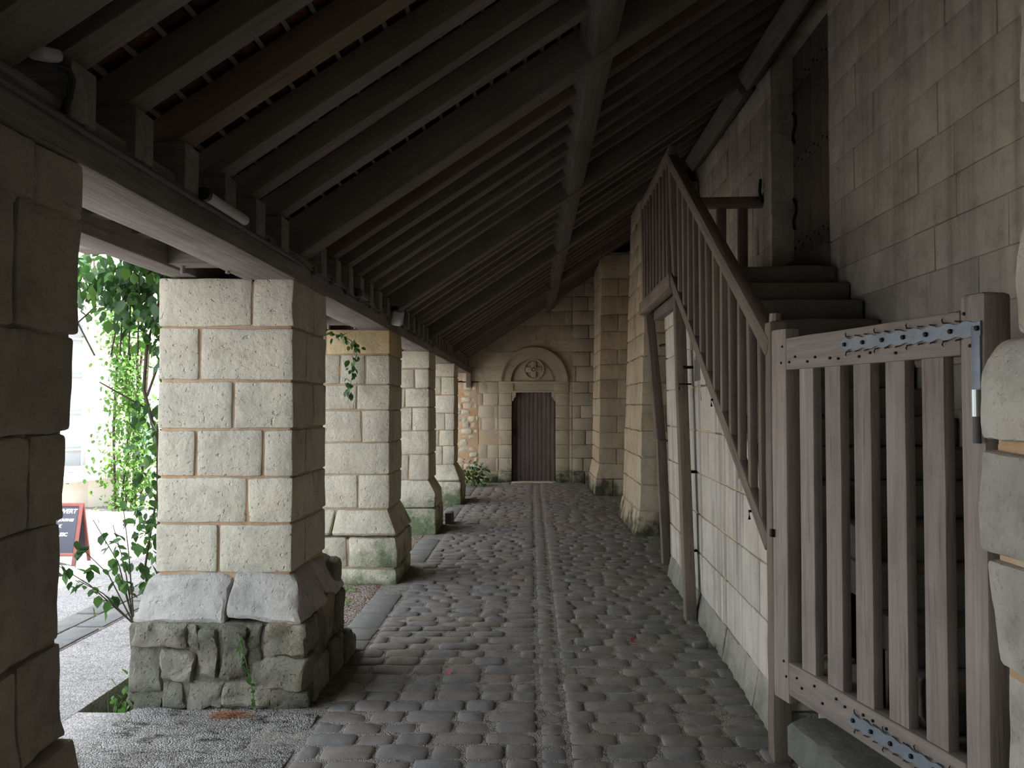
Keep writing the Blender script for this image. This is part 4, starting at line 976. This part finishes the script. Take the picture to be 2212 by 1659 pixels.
path1 = [(-1.83, 7.42, 2.25), (-1.72, 7.40, 2.24), (-1.62, 7.40, 2.19), (-1.57, 7.40, 2.08), (-1.60, 7.40, 1.93), (-1.63, 7.41, 1.78), (-1.65, 7.41, 1.63)]
tubeobj('stem', path1, [0.005, 0.005, 0.004, 0.004, 0.003, 0.003, 0.002], M['greenstem'], nv, 5)
pv_ = []
for a, b, n_ in ((0, 1, 8), (1, 2, 8), (2, 3, 14), (3, 4, 14), (4, 5, 11), (5, 6, 9)):
    for _ in range(n_):
        q = Vector(path1[a]).lerp(Vector(path1[b]), R.random()); pv_.append((q.x + R.gauss(0, 0.03), q.y + R.uniform(-0.03, 0.02), q.z + R.gauss(0, 0.02)))
leaves(nv, pv_, ['leaf', 'leafdark'], (0.7, 1.15), 1.0)
wd_ = thing('weed_clump', 'bright green weeds growing in the sunken bed beside the second pillar', 'weeds', (-2.22, 4.6, -0.15))
for _ in range(14):
    x_, y_ = R.uniform(-2.32, -2.14), R.uniform(4.42, 5.1)
    tubeobj('stem', [(x_, y_, -0.16), (x_ + R.uniform(-.03, .03), y_, R.uniform(-0.02, 0.08))], 0.003, M['greenstem'], wd_, 4)
leaves(wd_, [(R.uniform(-2.33, -2.12), R.uniform(4.38, 5.15), R.uniform(-0.13, 0.07)) for _ in range(170)], ['leaf2', 'leaf'], (0.5, 0.95), 0.8)
gp = thing('leafy_plant', 'low bushy green plant growing at the foot of the end wall by the last pillar', 'plant', (-1.15, 16.7, 0))
for k in range(8):
    tubeobj('stem', [(-1.18, 16.7, 0), (-1.18 + R.uniform(-.2, .25), 16.7 + R.uniform(-.2, .1), R.uniform(0.2, 0.45))], 0.006, M['greenstem'], gp, 4)
leaves(gp, [(-1.15 + R.gauss(0, 0.13), 16.65 + R.uniform(-0.3, 0.2), abs(R.gauss(0.22, 0.13))) for _ in range(130)], ['leaf', 'leafdark'], (1.0, 1.9), 0.7)
for lab, x_, y_ in (('tiny green weed tuft on the earth just before the third pillar', -1.62, 7.2), ('tiny green weed in the earth strip nearest the second pillar', -1.52, 6.75), ('tiny green weed tuft beside the foot of the fifth pillar', -1.32, 13.2), ('tiny green weed beside the stone block at the fourth pillar', -1.28, 11.8)):
    g_ = thing('weed_tuft', lab, 'weeds', (x_, y_, 0))
    leaves(g_, [(x_ + R.gauss(0, 0.06), y_ + R.gauss(0, 0.04), R.uniform(0.005, 0.05)) for _ in range(30)], 'leaf2', (0.3, 0.5), 0.8)
# little sprig on the rubble foot
sg = thing('climbing_sprig', 'thin green sprig climbing the rubble foot of the second pillar', 'plant', (-1.46, 4.34, 0))
tubeobj('stem', [(-1.44, 4.35, 0.0), (-1.47, 4.345, 0.15), (-1.50, 4.345, 0.28), (-1.54, 4.345, 0.42)], 0.003, M['greenstem'], sg, 4)
leaves(sg, [(-1.44 - 0.1 * t + R.gauss(0, 0.012), 4.335, 0.02 + 0.4 * t) for t in np.linspace(0, 1, 22)], 'leaf', (0.3, 0.6), 1.0)
nc = thing('needle_clump', 'small heap of orange pine needles on the dust before the second pillar', 'debris', (-1.56, 4.28, 0.0))
c_ = Col()
for _ in range(220):
    V, Fc = rbox(0.05, 0.0016, 0.0016, (3, 3, 3), 0.0005)
    c_.add(V, Fc, Matrix.Translation((R.gauss(0, 0.05), R.gauss(0, 0.025), 0.006 + abs(R.gauss(0, 0.008)))) @ Euler((0, R.uniform(-.3, .3), R.uniform(0, 6.3))).to_matrix().to_4x4())
stuff(link('needles', c_.mesh('needles', flat('orange needles', (0.34, 0.16, 0.08)), False), nc, (-1.56, 4.28, 0)))
for lab, x_, y_, k in (('small brown dead leaf on the cobbles near the centre gutter', 0.28, 6.75, 'a'), ('small pinkish petal on the cobbles at lower left of the walk', -0.48, 5.0, 'b'), ('yellow fallen leaf on the cobbles far down the walk', 0.14, 9.3, 'c'),
                       ('tiny red petal on the cobbles near the stair wall', 0.68, 5.7, 'd'), ('curled brown leaf on the cobbles right of the gutter', 0.36, 5.45, 'e')):
    V, Fc = leafV(0.05, 0.035); V[:, 2] += 0.012 * np.cos(V[:, 0] * 90)
    thing('fallen_leaf', lab, 'leaf', (x_, y_, 0.016), (0, 0, R.uniform(0, 6)), me=mesh('fallen_leaf', V, Fc, flat('fallen leaf ' + k, {'a': (0.16, 0.08, 0.04), 'b': (0.5, 0.12, 0.16), 'c': (0.5, 0.28, 0.03), 'd': (0.5, 0.06, 0.05), 'e': (0.2, 0.12, 0.07)}[k])))

# ------------------------------------------------------------ courtyard: house, climber, board
hs = thing('pale_house', 'sunlit pale house across the courtyard with a tall arched window', 'building', (-9, 13, 0))
ha = math.radians(26)                                # facade direction from far left to near corner
def hloc(u, v, z): return (-6.62 + u * math.cos(ha) - v * math.sin(ha), 13.2 + u * math.sin(ha) + v * math.cos(ha), z)
def hbox(name, u0, u1, v0, v1, z0, z1, mat, par=None, amp=0):
    V, Fc = rbox(u1-u0, v1-v0, z1-z0, (3, 3, 3), 0.01, amp)
    return link(name, mesh(name, V, Fc, mat), par or hs, hloc((u0+u1)/2, (v0+v1)/2, (z0+z1)/2), (0, 0, ha))
hbox('wall', -6, -1.95, 0, 0.3, 0, 6.5, M['white']); hbox('wall', -0.45, 0.0, 0, 0.3, 0, 6.5, M['white'])
hbox('wall', -1.96, -0.44, 0, 0.3, 0, 0.55, M['white'])
# arch head
apoly = [(-0.76, 4.0), (-0.76, 0)] + [(-0.75 * math.cos(PI*i/20), 0.75 * math.sin(PI*i/20)) for i in range(21)] + [(0.76, 0), (0.76, 4.0)]
V, Fc = prism(apoly, 0.3); link('wall', mesh('wall', V, Fc, M['white'], False), hs, hloc(-1.2, 0.15, 2.5), (0, 0, ha))
V, Fc = ring(0.75, 0.90, -0.04, 0.1); link('arch_moulding', mesh('arch_moulding', V, Fc, M['white'], False), hs, hloc(-1.2, 0, 2.5), (0, 0, ha))
fr2 = hbox('window_frame', -1.96, -0.44, 0.16, 0.2, 0.55, 0.65, M['housewin'])
for u in (-1.93, -1.45, -0.95, -0.48): hbox('mullion', u-0.03, u+0.03, 0.14, 0.2, 0.6, 3.2, M['housewin'], fr2)
for z in (0.9, 1.5, 2.1, 2.7): hbox('glazing_bar', -1.95, -0.45, 0.15, 0.19, z-0.02, z+0.02, M['housewin'], fr2)
hbox('pane', -1.95, -0.45, 0.2, 0.21, 0.55, 3.3, M['pane'], fr2)
V, Fc = prism([(-2.4, 0.28), (0.15, 0.50), (0.15, 0.58), (-2.4, 0.36)], 0.35); link('ledge', mesh('ledge', V, Fc, M['white'], False), hs, hloc(0, -0.15, 0), (0, 0, ha))
hbox('return_wall', -0.3, 0.0, 0.3, 3, 0, 6.5, M['white'])
h2 = thing('background_house', 'pale house wall with a blue shutter behind the climbing plants', 'building', (-6, 17, 0))
wbox('wall', -9.5, -4.6, 17.0, 17.3, 0, 6.0, M['white'], h2)
for xa in (-8.15,): wbox('shutter', xa, xa + 0.3, 16.93, 16.99, 0.4, 2.0, M['blue'], h2)
for xa in (-7.6,): wbox('shutter', xa, xa + 0.25, 16.93, 16.99, 0.4, 2.1, M['blue'], h2)
wbox('pane', -7.85, -7.6, 16.96, 16.995, 0.5, 2.0, M['pane'], h2)
hc = thing('wall_climber', 'tall column of bright climbing leaves on the corner of the pale house', 'plant', (-6.35, 12.9, 0))
for k in range(6): tubeobj('stem', [(-6.5 + 0.08*k, 12.85, 0), (-6.45 + 0.07*k + R.uniform(-.1, .1), 12.85, 1.2), (-6.5 + 0.1*k, 12.85, 2.6)], 0.02, M['bark'], hc, 5)
pp = []
while len(pp) < 2600:
    z_ = abs(R.gauss(1.5, 1.2)) if R.random() < 0.5 else R.uniform(0.0, 3.4)
    if z_ > 3.6: continue
    wd2 = 0.26 + 0.08 * math.sin(z_ * 2.2)
    pp.append((-6.28 + R.gauss(0, wd2) * 0.75 + 0.1 * math.sin(z_ * 1.5), 12.75 + R.uniform(-0.25, 0.2), z_))
pp.sort(key=lambda p: p[1]); leaves(hc, pp, ['leaf2', 'leaf'], (0.9, 1.5), 0.8)
# A-frame chalkboard
ab = thing('chalkboard_sign', 'folding blackboard with red-brown frame and white chalk writing in the sunny courtyard', 'sign', (-4.83, 8.4, 0))
tilt = math.atan(0.14 / 0.6)
for s_, y_ in ((1, 8.25), (-1, 8.55)):
    e = Euler((-tilt * s_, 0, 0)); up_ = Vector((0, math.sin(tilt) * s_, math.cos(tilt)))
    b0 = Vector((-4.83, y_, 0))
    for xx in (-0.235, 0.235):
        V, Fc = rbox(0.035, 0.022, 0.63, (3, 3, 4), 0.004); link('leg', mesh('leg', V, Fc, M['redframe']), ab, b0 + up_ * 0.315 + Vector((xx, 0, 0)), e)
    for hh in (0.61, 0.11):
        V, Fc = rbox(0.5, 0.022, 0.035, (3, 3, 3), 0.004); link('rail', mesh('rail', V, Fc, M['redframe']), ab, b0 + up_ * hh + Vector((0, 0.001 * s_, 0)), e)
    V, Fc = rbox(0.44, 0.008, 0.47, (3, 3, 3), 0.002); bd = link('board', mesh('board', V, Fc, M['chalkboard']), ab, b0 + up_ * 0.36, e)
    if s_ == 1:
        for txt, tx, tz, sz_ in (('OUVERT', 0.075, 0.165, 0.062), ('JOURNEE', 0.10, 0.085, 0.036), ('K', 0.045, 0.02, 0.045), ('SSC', 0.09, -0.065, 0.05)):
            cu = bpy.data.curves.new('writing', 'FONT'); cu.body = txt; cu.size = sz_; cu.align_x = 'CENTER'; cu.extrude = 0.0006; cu.shear = 0.25; cu.offset = 0.0012
            to = bpy.data.objects.new('writing', cu); C.objects.link(to); bpy.context.view_layer.update()
            me = bpy.data.meshes.new_from_object(to.evaluated_get(bpy.context.evaluated_depsgraph_get()))
            bpy.data.objects.remove(to); me.materials.clear(); me.materials.append(M['chalk'])
            link('writing', me, bd, (tx, -0.0052, tz), (PI/2, 0, 0), local=True)
